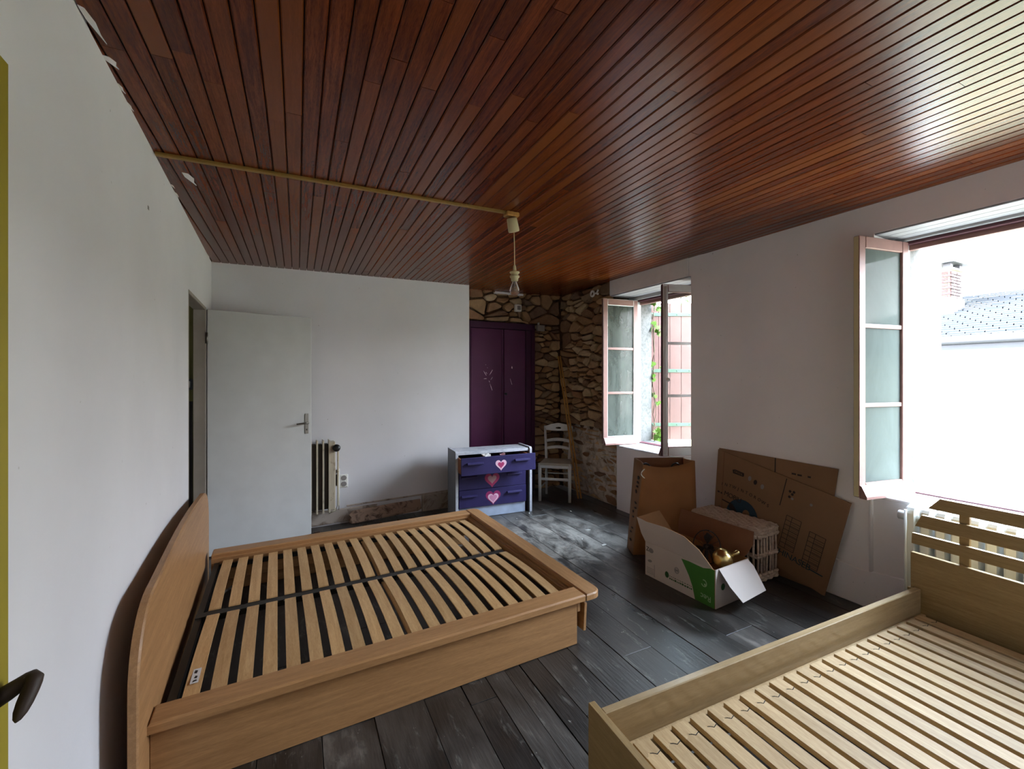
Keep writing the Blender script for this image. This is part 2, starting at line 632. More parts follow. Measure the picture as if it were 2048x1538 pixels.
def ceil_z(x):
    return 2.505 + .0185 * (x + .6)


# ------------------------------------------------------------------ the room shell
LW = dict(loc=(-.476, 0, 0), rz=.045)          # left wall: local +y along the wall, room on +x
RW = dict(loc=(3.315, 0, 0), rz=.026)          # right wall: local +y along the wall, +x outwards
BW = dict(loc=(-.75, 4.637, 0), rz=.0383)      # white partition: local +x along it, +y away from the room
SW = dict(loc=(1.70, 4.93, 0), rz=.028)        # stone back wall


def to_world(fr, u, v, z=0):
    c, s = math.cos(fr['rz']), math.sin(fr['rz'])
    return (fr['loc'][0] + u * c - v * s, fr['loc'][1] + u * s + v * c, z + fr['loc'][2])


# floor
fl = MB().box(-2.3, 3.85, -.4, 5.4, -.12, -.025).build('floor', 'gap')
struct(fl)
xs = [-.75, -.55, -.36, -.14, .09, .30, .52, .70, .83, .935, 1.02, 1.13, 1.32, 1.535, 1.74, 1.955, 2.20, 2.43, 2.68, 2.90, 3.12, 3.40]
for i in range(len(xs) - 1):
    x0, x1 = xs[i], xs[i + 1]
    cuts = [-.3] + sorted(R.uniform(.4, 4.4) for _ in range(2)) + [5.1]
    if i == 15:
        cuts = [-.3, 1.2, 2.93, 5.1]
    if cuts[2] - cuts[1] < .7:
        cuts.pop(1)
    for a, b in zip(cuts[:-1], cuts[1:]):
        g1, g2 = R.uniform(.0006, .0018), R.uniform(.0006, .0018)
        h = R.uniform(-.003, .0)
        w = .003
        p = [(x0 + g1 + R.uniform(0, w) - x0 - (x1 - x0) / 2, a + .0015 - (a + b) / 2), (x1 - g2 - (x0 + x1) / 2, a + .0015 - (a + b) / 2),
             (x1 - g2 - R.uniform(0, w) * .3 - (x0 + x1) / 2, b - .0015 - (a + b) / 2), (x0 + g1 - (x0 + x1) / 2, b - .0015 - (a + b) / 2)]
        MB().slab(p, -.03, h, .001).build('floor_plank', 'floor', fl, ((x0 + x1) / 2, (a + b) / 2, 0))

# ceiling
ce = empty('ceiling')
struct(ce)
mb = MB()
mb.add([(-2.2, -.4, ceil_z(-2.2) + .022), (3.7, -.4, ceil_z(3.7) + .022), (3.7, 5.2, ceil_z(3.7) + .022), (-2.2, 5.2, ceil_z(-2.2) + .022),
        (-2.2, -.4, 2.75), (3.7, -.4, 2.75), (3.7, 5.2, 2.75), (-2.2, 5.2, 2.75)],
       [(0, 1, 2, 3), (7, 6, 5, 4), (0, 4, 5, 1), (1, 5, 6, 2), (2, 6, 7, 3), (3, 7, 4, 0)])
mb.build('ceiling_backing', 'groove', ce)
bw = .0632
nb = int((3.42 + .72) / bw) + 1
for i in range(nb):
    x0 = -.74 + i * bw
    x1 = x0 + bw
    cuts = [-.35]
    while cuts[-1] < 4.6:
        cuts.append(cuts[-1] + R.uniform(1.0, 3.2))
    cuts[-1] = 5.0
    if len(cuts) > 2 and cuts[-1] - cuts[-2] < .35:
        cuts.pop(-2)
    for a, b in zip(cuts[:-1], cuts[1:]):
        xm, ym = (x0 + x1) / 2, (a + b) / 2
        pl = rect(x0 + .0015, x1 - .0015, a + .0008, b - .0008)
        # trim to the skewed side walls
        pl = clip(pl, -1, -.045, .476 + .012)          # x >= -.488 - .045 y
        if len(pl) >= 3:
            pl = clip(pl, 1, .026, 3.315 + .012)
        if len(pl) < 3:
            continue
        zj = R.uniform(0, .0012)
        pl = [(p[0] - xm, p[1] - ym) for p in pl]
        MB().slab(pl, .02, zj, .0042, fn=lambda u, v, w, xm=xm: (u, v, w + .0185 * u), xonly=True).build('ceiling_board', 'board', ce, (xm, ym, ceil_z(xm)))
# white filler smears left on the boards along the left wall
for (x, y, a, b) in ((-.535, 1.68, .011, .075), (-.545, 1.85, .016, .03), (-.50, 2.76, .022, .075), (-.563, 2.0, .007, .03), (-.57, 2.12, .005, .03), (-.585, 2.3, .004, .02), (-.60, 2.9, .005, .025), (-.607, 3.02, .004, .03)):
    pl = [(-a * .9, -b), (a * .2, -b * .9), (a * .9, -b * .2), (a * .5, b * .5), (a * .7, b), (-a * .1, b * .3), (-a * .8, -b * .3)]
    MB().slab(pl, .001, -.0018).build('filler_smear', 'trimw', ce, (x, y, ceil_z(x) - .0005))

# left wall with the dark doorway
wl = MB()
T = .07
OA, OB = 3.437, 4.27
wl.box(-T, 0, -.4, OA, 0, 2.62)
wl.box(-T, 0, OB, 4.85, 0, 2.62)
wl.box(-T, 0, OA, OB, 2.045, 2.62)
wlo = wl.build('wall_left', 'wall', None, LW['loc'], (0, 0, LW['rz']))
struct(wlo)
MB().box(-.0005, .0012, 2.395, 2.415, 2.21, 2.225).build('chip', 'inkg', wlo)

# door 1 : frame + the white leaf folded back against the partition
d1 = empty('door_1', LW['loc'], LW['rz'])
struct(d1)
f = MB().box(-T - .01, .004, OB - .03, OB + .002, 0, 2.045, 0, .003)
f.box(-T - .01, .002, OA - .002, OA + .012, 0, 2.045, 0, .003)
f.box(-T - .01, .004, OA, OB, 2.02, 2.046, 0, .003)
f.build('door_frame', 'jamb', d1)
hx, hy = -.655, 4.243
lf = empty('door_leaf', (0, 0, 0))
lf.parent = d1
lf.matrix_parent_inverse = d1.matrix_world.inverted()
bpy.context.view_layer.update()
lf.matrix_parent_inverse = d1.matrix_world.inverted()
lf.location = (hx, hy, 0)
lf.rotation_euler = (0, 0, .262)
MB().box(.0, .80, -.0, .036, .014, 2.03, 0, .003).build('leaf_panel', 'doorp', lf)
h = MB().box(.742, .774, -.006, 0, .955, 1.14, 0, .002)
h.build('handle_plate', 'steel', lf)
h = MB().tube([(.756, -.004, 1.055), (.756, -.045, 1.055)], .009, 10)
h.tube([(.764, -.045, 1.056), (.735, -.048, 1.057), (.66, -.046, 1.052)], [.009, .008, .006], 10)
h.build('lever_handle', 'steel', lf)
MB().box(.752, .762, -.0075, -.006, .985, 1.0).build('keyhole', 'blackm', lf)
for z in (.25, 1.75):
    MB().tube([(-.004, -.008, z), (-.004, -.008, z + .09)], .009, 10).build('hinge', 'steel', lf)

# hall behind the doorway
hw = MB()
hw.box(-2.05, -1.95, 2.4, 5.3, 0, 1.25, 1).box(-2.05, -1.95, 2.4, 5.3, 1.25, 2.6, 0)
hw.box(-2.0, -.85, 5.0, 5.1, 0, 1.25, 1).box(-2.0, -.85, 5.0, 5.1, 1.25, 2.6, 0)
hw.box(-2.0, -.78, 2.4, 2.5, 0, 1.25, 1).box(-2.0, -.78, 2.4, 2.5, 1.25, 2.6, 0)
hw.box(-.86, -.76, 4.86, 5.1, 0, 2.6, 0)
struct(hw.build('wall_hall', ['hally', 'halld']))
sw = empty('light_switch', (-.915, 5.0, 1.41))
MB().box(-.04, .04, -.012, 0, -.05, .05, 0, .004).build('plate', 'darkobj', sw)
MB().box(-.014, .014, -.022, -.012, -.03, .03, 0, .003).build('rocker', 'plastw', sw)
thing(sw, 'white light switch on the dark hall wall beyond the doorway', 'switch')

# white partition, front of the back wall
wp = MB().box(0, 2.545, 0, .16, 0, 2.62).build('wall_partition', 'wall', None, BW['loc'], (0, 0, BW['rz']))
struct(wp)
MB().box(1.02, 1.024, -.001, .02, 1.055, 1.062).build('nail_hole', 'inkg', wp)

# front wall (behind the camera)
struct(MB().box(-2.2, 3.85, -.32, -.22, 0, 2.62).build('wall_front', 'wall'))

# right wall with two window niches, local x outwards
N1 = (2.83, 3.92, .70, 2.408)
N2 = (.33, 1.437, .715, 2.388)
wr = MB()


def wbox(u0, u1, z0, z1, d0=0, d1=.5, mi=0):
    wr.box(d0, d1, u0, u1, z0, z1, mi)


wbox(-.6, N2[0], 0, 2.66)
wbox(N2[0], N2[1], 0, N2[2])
wbox(N2[0], N2[1], N2[3], 2.66)
wbox(N2[1], N1[0], 0, 2.66)
wbox(N1[0], N1[1] - .09, 0, N1[2])
wbox(N1[0], N1[1], N1[3], 2.66)
wbox(N1[1], 5.3, 0, 2.66, .06, .5, 1)          # behind the bare stones
wbox(N1[1] - .09, N1[1], 0, N1[2], .06, .5, 1)
# outer jambs, narrower than the niche (granite)
for (n, j0, j1, h0, h1) in ((N1, 2.875, 3.80, .74, 2.34), (N2, .40, 1.385, .74, 2.345)):
    wbox(n[0], j0, n[2], n[3], .30, .5, 2)
    wbox(j1, n[1], n[2], n[3], .30, .5, 2)
    wbox(j0, j1, h1, n[3], .30, .5, 2)
    wbox(j0, j1, n[2], h0, .30, .5, 2)
wro = wr.build('wall_right', ['wall_r', 'mortar', 'render'], None, RW['loc'], (0, 0, RW['rz']))
struct(wro)
# niche sills and lintels
for (n, nm) in ((N1, 'trim_1'), (N2, 'trim_2')):
    t = MB().box(-.018, .25, n[0] + .002, n[1] - (.1 if n is N1 else .002), n[2], n[2] + .022, 0, .006)
    struct(t.build(nm, 'trimw', None, RW['loc'], (0, 0, RW['rz'])))
# round bead at the left edge of the right-hand niche
t = MB().tube([(.0, 1.452, .20), (-.004, 1.452, .70), (0, 1.455, 2.33)], .012, 8)
struct(t.build('trim_3', 'wall_r', None, RW['loc'], (0, 0, RW['rz'])))
# white lintel box over the left niche
t = MB().box(-.016, .0, N1[0] + .02, N1[1] + .015, N1[3], 2.60, 0, .004)
lo = t.build('trim_4', 'trimw', None, RW['loc'], (0, 0, RW['rz']))
struct(lo)
for k in range(3):
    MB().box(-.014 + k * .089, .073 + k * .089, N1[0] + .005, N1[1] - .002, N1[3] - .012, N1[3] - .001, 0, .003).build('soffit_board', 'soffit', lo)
sf5 = bpy.data.objects.new('trim_5', None)
COL.objects.link(sf5)
sf5.location = RW['loc']
sf5.rotation_euler = (0, 0, RW['rz'])
struct(sf5)
for k in range(3):
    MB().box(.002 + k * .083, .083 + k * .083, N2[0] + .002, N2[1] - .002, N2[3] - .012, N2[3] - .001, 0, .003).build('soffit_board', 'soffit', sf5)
# rough plaster plinth of the right wall
t = MB()
pts = [(1.46, .30), (1.30, .275), (1.46, 0), (2.9, 0), (2.9, .26), (2.3, .27), (1.7, .28)]
t.slab([(1.15, 0), (2.80, 0), (2.80, .262), (2.2, .25), (1.75, .262), (1.5, .235), (1.36, .255), (1.15, .262)], .0, -.012, .006, fn=lambda u, v, w: (w, u, v))
struct(t.build('baseboard_right', 'wall_r', None, RW['loc'], (0, 0, RW['rz'])))


# ------------------------------------------------------------------ rubble stone
def voronoi(u0, u1, v0, v1, n, asp=1.7, relax=1):
    P = [(R.uniform(u0, u1), R.uniform(v0, v1) * asp) for _ in range(n)]
    for it in range(relax + 1):
        cells = []
        for i, p in enumerate(P):
            poly = rect(u0, u1, v0 * asp, v1 * asp)
            near = sorted((q for j, q in enumerate(P) if j != i), key=lambda q: (q[0] - p[0]) ** 2 + (q[1] - p[1]) ** 2)[:22]
            for q in near:
                a, b = q[0] - p[0], q[1] - p[1]
                c = (q[0] ** 2 + q[1] ** 2 - p[0] ** 2 - p[1] ** 2) / 2
                poly = clip(poly, a, b, c)
                if len(poly) < 3:
                    break
            cells.append(poly)
        P = [((sum(x for x, _ in c) / len(c)) * .3 + p[0] * .7, (sum(y for _, y in c) / len(c)) * .3 + p[1] * .7) if len(c) > 2 else p for c, p in zip(cells, P)]
    return [[(x, y / asp) for x, y in c] for c in cells if len(c) > 2]


def soften(poly):
    out = []
    n = len(poly)
    for i in range(n):
        p, q = poly[i], poly[(i + 1) % n]
        L = math.hypot(q[0] - p[0], q[1] - p[1])
        if L < .012:
            out.append(((p[0] + q[0]) / 2, (p[1] + q[1]) / 2))
            continue
        a, b = R.uniform(.10, .25), R.uniform(.75, .9)
        for t in (a, b):
            out.append((p[0] + (q[0] - p[0]) * t, p[1] + (q[1] - p[1]) * t))
    return out


def stones(parent, u0, u1, v0, v1, n, fn, asp=1.7, gap=.006, h=(.03, .07), keep=None, minr=.02):
    for c in voronoi(u0, u1, v0, v1, n, asp):
        cx, cy = sum(p[0] for p in c) / len(c), sum(p[1] for p in c) / len(c)
        if keep and not keep(cx, cy):
            continue
        w = max(p[0] for p in c) - min(p[0] for p in c)
        hh = max(p[1] for p in c) - min(p[1] for p in c)
        if min(w, hh) < minr:
            continue
        p2 = soften(inset(c, gap + R.uniform(0, gap)))
        top = R.uniform(*h)
        ins = min(.010, min(w, hh) * .10)
        pl = [(x - cx, y - cy) for x, y in p2]
        tu, tv = R.uniform(-.12, .12), R.uniform(-.12, .12)
        o0 = fn(0, 0, 0)
        m = MB().slab(pl, -.02, top, ins, fn=lambda u, v, w_: tuple(a - b for a, b in zip(fn(u, v, w_ + (tu * u + tv * v if w_ > 0 else 0)), o0)), jit=min(.006, min(w, hh) * .05), drop=ins * 1.1)
        m.build('stone', 'stone', parent, fn(cx, cy, 0))


wb = MB().box(-.3, 1.9, .055, .4, 0, 2.66).build('wall_back', 'mortar', None, SW['loc'], (0, 0, SW['rz']))
struct(wb)
fb = lambda u, v, w: (u, .055 - w, v)
DOORX = (.14, 1.078, 2.168)     # purple cupboard in this frame
stones(wb, .06, 1.50, 2.175, 2.60, 34, fb, 1.5, .008, (.03, .065))
stones(wb, 1.085, 1.50, 0, 2.17, 84, fb, 2.1, .006, (.025, .065))
fr_ = lambda u, v, w: (.06 - w, u, v)
stones(wro, 3.945, 4.97, .86, 2.58, 118, fr_, 2.0, .007, (.025, .07))
stones(wro, 3.85, 4.97, .0, .86, 60, fr_, 2.8, .012, (.026, .05), keep=lambda u, v: u > 3.87)
# stone edge of the niche reveal, seen past the sash
m = MB()
# pale lime mortar smeared round the lower stones
um, vm = 22, 14
vs_, fs = [], []
for i in range(um + 1):
    for j in range(vm + 1):
        u = 3.835 + (4.95 - 3.835) * i / um
        top = .86 + .05 * math.sin(i * 1.7) + .03 * math.sin(i * 3.1)
        v = top * j / vm
        e = 1 if 0 < j < vm and i < um else 0
        vs_.append((.052 - e * (.012 + R.uniform(0, .02)), u, v))
for i in range(um):
    for j in range(vm):
        a = i * (vm + 1) + j
        fs.append((a, a + 1, a + vm + 2, a + vm + 1))
MB().add(vs_, fs).build('lime_mortar', 'mortarw', wro)

# ------------------------------------------------------------------ baseboard and broken boards at the back
b1 = MB().slab([(.3, 0), (1.40, .03), (1.42, .05), (1.47, .09), (1.50, .15), (.3, .16)], 0, -.022, .004, fn=lambda u, v, w: (u, w, v))
struct(b1.build('baseboard_back', 'base', None, BW['loc'], (0, 0, BW['rz'])))
b2 = MB().slab([(1.98, .0), (2.5, 0), (2.5, .19), (1.98, .185)], 0, -.02, .004, fn=lambda u, v, w: (u, w, v))
b2.slab([(1.2, .165), (2.5, .19), (2.5, .205), (1.2, .18)], 0, -.012, .003, fn=lambda u, v, w: (u, w, v))
struct(b2.build('baseboard_left', 'base', None, BW['loc'], (0, 0, BW['rz'])))
fb_ = MB().slab([(0, .02), (.03, .0), (.70, .03), (.74, .05), (.735, .15), (.45, .145), (.04, .125), (.0, .09), (.02, .06)], 0, .022, .005, fn=lambda u, v, w: (u, -w, v), jit=.003)
fbo = fb_.build('fallen_board', 'baseb', None, (.46, 4.60, .01), (math.radians(-9), 0, .04))
thing(fbo, 'stained broken length of baseboard fallen forward at the foot of the white wall', 'board')
rb = []
rub = MB()
for k in range(26):
    c = (R.uniform(.1, 1.3), R.uniform(4.33, 4.52))
    r = R.uniform(.012, .04)
    pl = [(c[0] + r * math.cos(t) * R.uniform(.7, 1.2), c[1] + r * math.sin(t) * R.uniform(.6, 1.1)) for t in [q * pi / 3 for q in range(6)]]
    rub.slab(pl, 0, R.uniform(.005, .018), .003)
ro = rub.build('rubble', 'rubble')
ro['kind'] = 'stuff'
ro['label'] = 'brown crumbled rubble scattered on the floor below the broken baseboard'
ro['category'] = 'rubble'

# ------------------------------------------------------------------ purple cupboard
cb = empty('cupboard', to_world(SW, DOORX[0], -.01), SW['rz'])
thing(cb, 'purple built-in two-door cupboard set in the stone back wall', 'cupboard')
W = DOORX[1] - DOORX[0]
m = MB().box(0, .035, -.03, .3, 0, 2.165, 0, .003).box(W - .05, W, -.03, .3, 0, 2.165, 0, .003).box(0, W, -.03, .3, 2.085, 2.165, 0, .003).box(0, W, .02, .3, 0, .08)
m.build('frame', 'purpled', cb)
dl = MB().box(.04, .455, -.018, .012, .03, 2.08, 0, .003)
dl.box(.455, .478, -.026, .012, .03, 2.08, 0, .004)
dlo = dl.build('door', 'purple', cb)
pts_ = [((.205, 1.56), (.245, 1.50), .006), ((.205, 1.46), (.25, 1.462), .006), ((.285, 1.50), (.33, 1.57), .006), ((.235, 1.545), (.255, 1.52), .005), ((.28, 1.44), (.29, 1.415), .007), ((.292, 1.405), (.325, 1.315), .0065), ((.30, 1.44), (.33, 1.48), .003), ((.235, 1.635), (.24, 1.63), .004), ((.258, 1.60), (.263, 1.592), .003)]
for (a, b, w) in pts_:
    d = Vector((b[0] - a[0], b[1] - a[1])).normalized()
    n_ = Vector((-d.y, d.x)) * w / 2
    pl = [(a[0], a[1]), ((a[0] + b[0]) / 2 - n_.x, (a[1] + b[1]) / 2 - n_.y), (b[0] - n_.x * .6, b[1] - n_.y * .6), (b[0] + n_.x * .6, b[1] + n_.y * .6), ((a[0] + b[0]) / 2 + n_.x, (a[1] + b[1]) / 2 + n_.y)]
    MB().slab(pl, -.0175, -.0188, fn=lambda u, v, w_: (u, w_, v)).build('scratch', 'hpinkl', dlo)
dr = MB().box(.490, .80, -.018, .012, .03, 2.08, 0, .003)
dro = dr.build('door', 'purple', cb, rot=(0, 0, 0))
MB().box(.805, .885, -.024, .012, .03, 2.08, 0, .003).build('side_stile', 'purpled', cb)
MB().lathe([(0, -.045), (.013, -.043), (.016, -.035), (.012, -.026), (.006, -.02), (.006, 0)], 14, Matrix.Translation((.50, -.018, 1.27)) @ Matrix.Rotation(-pi / 2, 4, 'X') @ Matrix.Scale(1, 4)).build('knob', 'blackm', dro)
MB().slab([(.593, 1.595), (.607, 1.585), (.61, 1.607), (.60, 1.62)], -.0175, -.019, fn=lambda u, v, w: (u, w, v)).build('scratch', 'hpinkl', dro)
MB().slab([(.575, 1.46), (.578, 1.46), (.605, 1.385), (.600, 1.385)], -.0175, -.0186, fn=lambda u, v, w: (u, w, v)).build('scratch', 'hpinkl', dro)

# small fittings on the stone
def frame_thing(name, fr, u, z, out, label, cat):
    o = empty(name, to_world(fr, u, out, z), fr['rz'])
    return thing(o, label, cat)


jb = frame_thing('junction_box', SW, .835, 2.365, -.022, 'small square whitish junction box on the stones above the purple cupboard', 'junction box')
MB().box(-.042, .042, -.022, .03, -.045, .045, 0, .006).build('box_body', 'plastw', jb)
MB().box(-.024, .024, -.026, -.02, -.026, .026, 0, .004).build('cover', 'inkg', jb)
jb = frame_thing('socket_box', SW, 1.165, 2.125, -.035, 'beige rectangular socket box on the stones right of the purple cupboard', 'socket')
MB().box(-.055, .055, -.024, .03, -.038, .038, 0, .006).build('box_body', 'jamb', jb)
MB().box(-.03, -.022, -.008, .03, .038, .07).build('wire', 'plastw', jb)
# ceramic insulator, high on the right stone wall
hk = empty('wall_hook', to_world(RW, -.045, 4.16, 2.465), RW['rz'])
hk.location.x -= .035
thing(hk, 'white ceramic ring hook high on the stone wall left of the window', 'hook')
rg = [(0, .03 * math.cos(t), .03 * math.sin(t)) for t in [k * pi / 8 for k in range(17)]]
MB().tube(rg, .012, 8).build('ring', 'plastw', hk)
MB().tube([(0, -.035, -.004), (0, -.075, -.004), (.0, -.10, -.02)], [.010, .009, .013], 8).tube([(0, -.08, 0), (0, -.105, .03)], [.009, .012], 8).tube([(0, -.02, 0), (.05, -.02, 0)], .006, 6).build('arm', 'plastw', hk)
# pale slip of plaster above the cupboard
MB().box(.52, .92, -.012, .05, 2.532, 2.556, 0, .004).build('plaster_strip', 'trimw', wb)

# ------------------------------------------------------------------ windows
def sash(parent, w, h, mats, glass, name='sash', out=1):
    """casement, hinge at x=0, free edge x=w, z from 0; -y side is the outside when closed"""
    st, tr, br, bar, th = .058, .072, .085, .026, .036
    m = MB()

    def part(x0, x1, z0, z1, b=.004):
        a = len(m.f)
        m.box(x0, x1, -th / 2, th / 2, z0, z1, 0, b)
        for i in range(a, len(m.f)):
            ys = [m.v[k][1] for k in m.f[i]]
            xs_ = [m.v[k][0] for k in m.f[i]]
            if max(ys) > th / 2 - 1e-6 and min(ys) > th / 2 - .003:
                m.mi[i] = 1
            elif max(xs_) - min(xs_) < 1e-6 and xs_[0] > w - 1e-6:
                m.mi[i] = 2

    part(0, st, 0, h)
    part(w - st, w, 0, h)
    part(st, w - st, h - tr, h)
    part(st, w - st, 0, br)
    so = m.build(name, mats, parent)
    ph = (h - tr - br - 2 * bar) / 3
    z = br
    for k in range(3):
        MB().box(st - .006, w - st + .006, -.003, .003, z - .006, z + ph + .006).build('pane', glass, so)
        z += ph
        if k < 2:
            b_ = MB()
            b_.box(st, w - st, -.012, 0, z, z + bar, 0, .002)
            b_.box(st, w - st, 0, .012, z, z + bar, 1, .002)
            b_.build('glazing_bar', mats[:2], so)
            z += bar
    # weather drip moulding along the bottom rail, outside
    MB().slab([(-th / 2, .075), (-th / 2 - .012, .07), (-th / 2 - .042, .012), (-th / 2 - .042, -.004), (-th / 2, -.004)], .012, w - .002, 0, fn=lambda a, b, c: (c, -out * a, b)).build('drip_rail', mats[1 if out > 0 else 0], so)
    return so


def window(nm, n, j0, j1, left_mats, right, glass):
    wo = empty(nm, RW['loc'], RW['rz'])
    struct(wo)
    h0, h1 = .735, 2.352
    m = MB()
    m.box(.25, .325, n[0] + .01, j0 + .012, h0 - .03, h1 + .05, 0, .004)
    m.box(.25, .325, j1 - .012, n[1] - .01, h0 - .03, h1 + .05, 0, .004)
    m.box(.25, .325, n[0] + .01, n[1] - .01, h1 + .006, n[3] - .002, 0, .004)
    m.box(.25, .325, n[0] + .01, n[1] - .01, h0 - .045, h0 - .004, 0, .004)
    m.build('window_frame', 'framew', wo)
    m = MB().box(.27, .345, j0, j1, h1 - .014, h1 + .007, 0, .003).box(.27, .345, j0, j1, h0 - .006, h0 + .006, 0, .003)
    m.box(.31, .35, j0 - .01, j1 + .01, h1 - .045, h1 - .012, 1, .003)
    m.build('frame_rebate', ['wine', 'pink'], wo)
    return wo, h0, h1


w1, h0, h1 = window('window_1', N1, 2.875, 3.80, None, None, None)
s = sash(w1, .455, h1 - h0, ['trimw', 'pink', 'pink'], 'glassold')
s.location = (.265, 3.79, h0)
s.rotation_euler = (0, 0, math.radians(180 - 8))
# left leaf, swung inwards; its weather face towards the room
s2 = sash(w1, .455, h1 - h0, ['pink', 'trimw', 'wine'], 'glassc', out=-1)
s2.location = (.265, 2.885, h0)
s2.rotation_euler = (0, 0, math.radians(180 - 17.5))
m = MB().tube([(.43, .026, .02), (.43, .026, 1.59)], .009, 8)
for z in (.3, .75, 1.15):
    m.lathe([(.009, -.02), (.016, -.012), (.016, .012), (.009, .02)], 10, Matrix.Translation((.43, .026, z)))
m.build('espagnolette', 'trimw', s2)
MB().lathe([(0, .05), (.014, .045), (.02, .03), (.012, .012), (.008, 0)], 12, Matrix.Translation((.425, .03, .72)) @ Matrix.Rotation(-pi / 2, 4, 'X')).build('knob', 'trimw', s2)

w2, h0, h1 = window('window_2', N2, .40, 1.385, None, None, None)
s3 = sash(w2, .455, h1 - h0, ['pink', 'pink', 'cream'], 'glass2')
s3.location = (.272, 1.378, h0)
s3.rotation_euler = (0, 0, math.radians(180 - 10))
for z in (.35, 1.25):
    MB().box(.325, .36, 1.385 - .004, 1.385 + .05, .735 + z, .735 + z + .05, 0, .004).build('iron_pin', 'inkg', w2)

# ------------------------------------------------------------------ outside
# pink shutter half open beyond the left window
sh = empty('shutter', to_world(RW, .53, 3.90, .735), 0)
thing(sh, 'faded pink board shutter with green strap hinges outside the stone-side window', 'shutter')
sh.rotation_euler = (0, 0, math.radians(-26))
for k in range(5):
    MB().box(k * .135, k * .135 + .132, -.014, .014, 0, 1.625 + R.uniform(-.004, .004), 0, .003).build('shutter_board', 'pinksh', sh)
for z in (.16, .80, 1.47):
    st = MB().box(.02, .60, -.022, -.014, z, z + .04, 0, .002)
    so = st.build('strap_hinge', 'greenm', sh)
    for x in (.06, .2, .35, .5):
        MB().lathe([(.009, 0), (.007, .004), (0, .006)], 8, Matrix.Translation((x, -.022, z + .02)) @ Matrix.Rotation(pi / 2, 4, 'X')).build('rivet', 'greenm', so)
# vine
vn = empty('climbing_vine', to_world(RW, .50, 3.80, .74), 0)
thing(vn, 'climbing vine with bright green leaves round the outer edge of the pink-shutter window', 'vine')
m = MB()
for k in range(3):
    pts = [(.03 + R.uniform(-.015, .015), R.uniform(-.03, .03), z * .15) for z in range(11)]
    m.tube(pts, .005, 5)
m.build('stem', 'stem', vn)
lm = MB()
lp = [(0, 0), (.35, -.12), (.75, -.05), (.62, .16), (1, .30), (.62, .42), (.66, .78), (.36, .62), (.1, .98), (-.1, .6), (-.42, .7), (-.4, .38), (-.8, .25), (-.45, .12), (-.5, -.12)]
lm.slab([(x * .05, y * .06) for x, y in lp], 0, .0015)
lme = lm.mesh('leaf', 'leaf')
spots = []
for z, n in ((.02, 10), (.10, 7), (.42, 4), (.50, 4), (.72, 3), (.86, 3), (1.25, 5), (1.32, 3), (1.52, 5), (1.58, 4)):
    for k in range(n):
        spots.append((R.uniform(-.01, .06), R.uniform(-.10, .04) - (.06 if z < .2 else 0), z + R.uniform(-.03, .04)))
for k in range(7):
    spots.append((R.uniform(.0, .08), R.uniform(-.6, -.35), 1.57 + R.uniform(-.03, .05)))
for p in spots:
    put('leaf', lme, vn, p, (R.uniform(.4, 1.7), R.uniform(-.7, .7), R.uniform(-2.6, -.6)))

# white shutter-like panel on the facade next to the right window
ws = empty('white_shutter', to_world(RW, .53, 1.42, 1.505), 0)
ws.rotation_euler = (0, 0, math.radians(-1.5))
thing(ws, 'white upper shutter leaf folded out beside the right window', 'shutter')
for k in range(3):
    MB().box(k * .125, k * .125 + .122, 0, .03, 0, 1.0, 0, .004).build('shutter_board', 'trimw', ws)
MB().box(.02, .34, -.012, 0, .02, .07, 0, .003).build('batten', 'trimw', ws)

hs = empty('house', (9.6, 0, 0), .0)
thing(hs, 'cream neighbouring house with slate roof seen through the right window', 'house')
MB().box(0, 5, -6, 9, -3.4, 2.0).build('house_wall', 'housew', hs)
hkz = MB().tube([(-.16, 3.34, .98), (-.16, 3.22, .98), (-.16, 3.2, 1.08), (-.16, 3.1, 1.10)], .03, 8)
hkz.build('pipe_outlet', 'housew', hs)
MB().box(-.42, 0, -6, 9, 1.96, 2.03).build('eave', 'gutter', hs)
gt = MB().tube([(-.46, -6, 2.05), (-.46, 9, 2.05)], .07, 8)
gt.build('gutter', 'gutter', hs)
# roof plane with rows of slates (too many and too fine to take singly)
rx, rz_ = 2.9, 1.1
MB().add([(-.45, -6, 2.05), (-.45, 9, 2.05), (rx, 9, 2.05 + rz_), (rx, -6, 2.05 + rz_), (rx, -6, 1.6), (rx, 9, 1.6), (-.45, -6, 1.9), (-.45, 9, 1.9)],
         [(0, 1, 2, 3), (3, 2, 5, 4), (0, 3, 4, 6), (1, 7, 5, 2), (0, 6, 7, 1)]).build('roof', 'slate', hs)
sl = MB()
nr = 22
for i in range(nr):
    t0, t1 = i / nr, (i + 1.12) / nr
    a = Vector((-.47 + (rx + .45) * t0, 0, 2.07 + rz_ * t0))
    b = Vector((-.47 + (rx + .45) * t1, 0, 2.06 + rz_ * t1))
    y = -3.0 + (i % 2) * .11
    while y < 7:
        w = .22
        z_ = R.uniform(0, .012)
        sl.add([(a.x, y, a.z + .02 + z_), (a.x, y + w - .012, a.z + .02 + z_), (b.x, y + w - .012, b.z + .004), (b.x, y, b.z + .004), (a.x, y, a.z - .01), (a.x, y + w - .012, a.z - .01)],
               [(0, 1, 2, 3), (0, 4, 5, 1)])
        y += w
slo = sl.build('slate_tiles', 'slate', hs)
slo['kind'] = 'stuff'
sk = MB().box(-.3, .3, -.4, .4, 0, .07, 0, .01, M=Matrix.Translation((1.75, 2.25, 2.05 + 1.1 * 2.2 / 3.35)) @ Matrix.Rotation(-math.atan2(rz_, rx + .45), 4, 'Y'))
sk.build('skylight', 'gutter', hs)
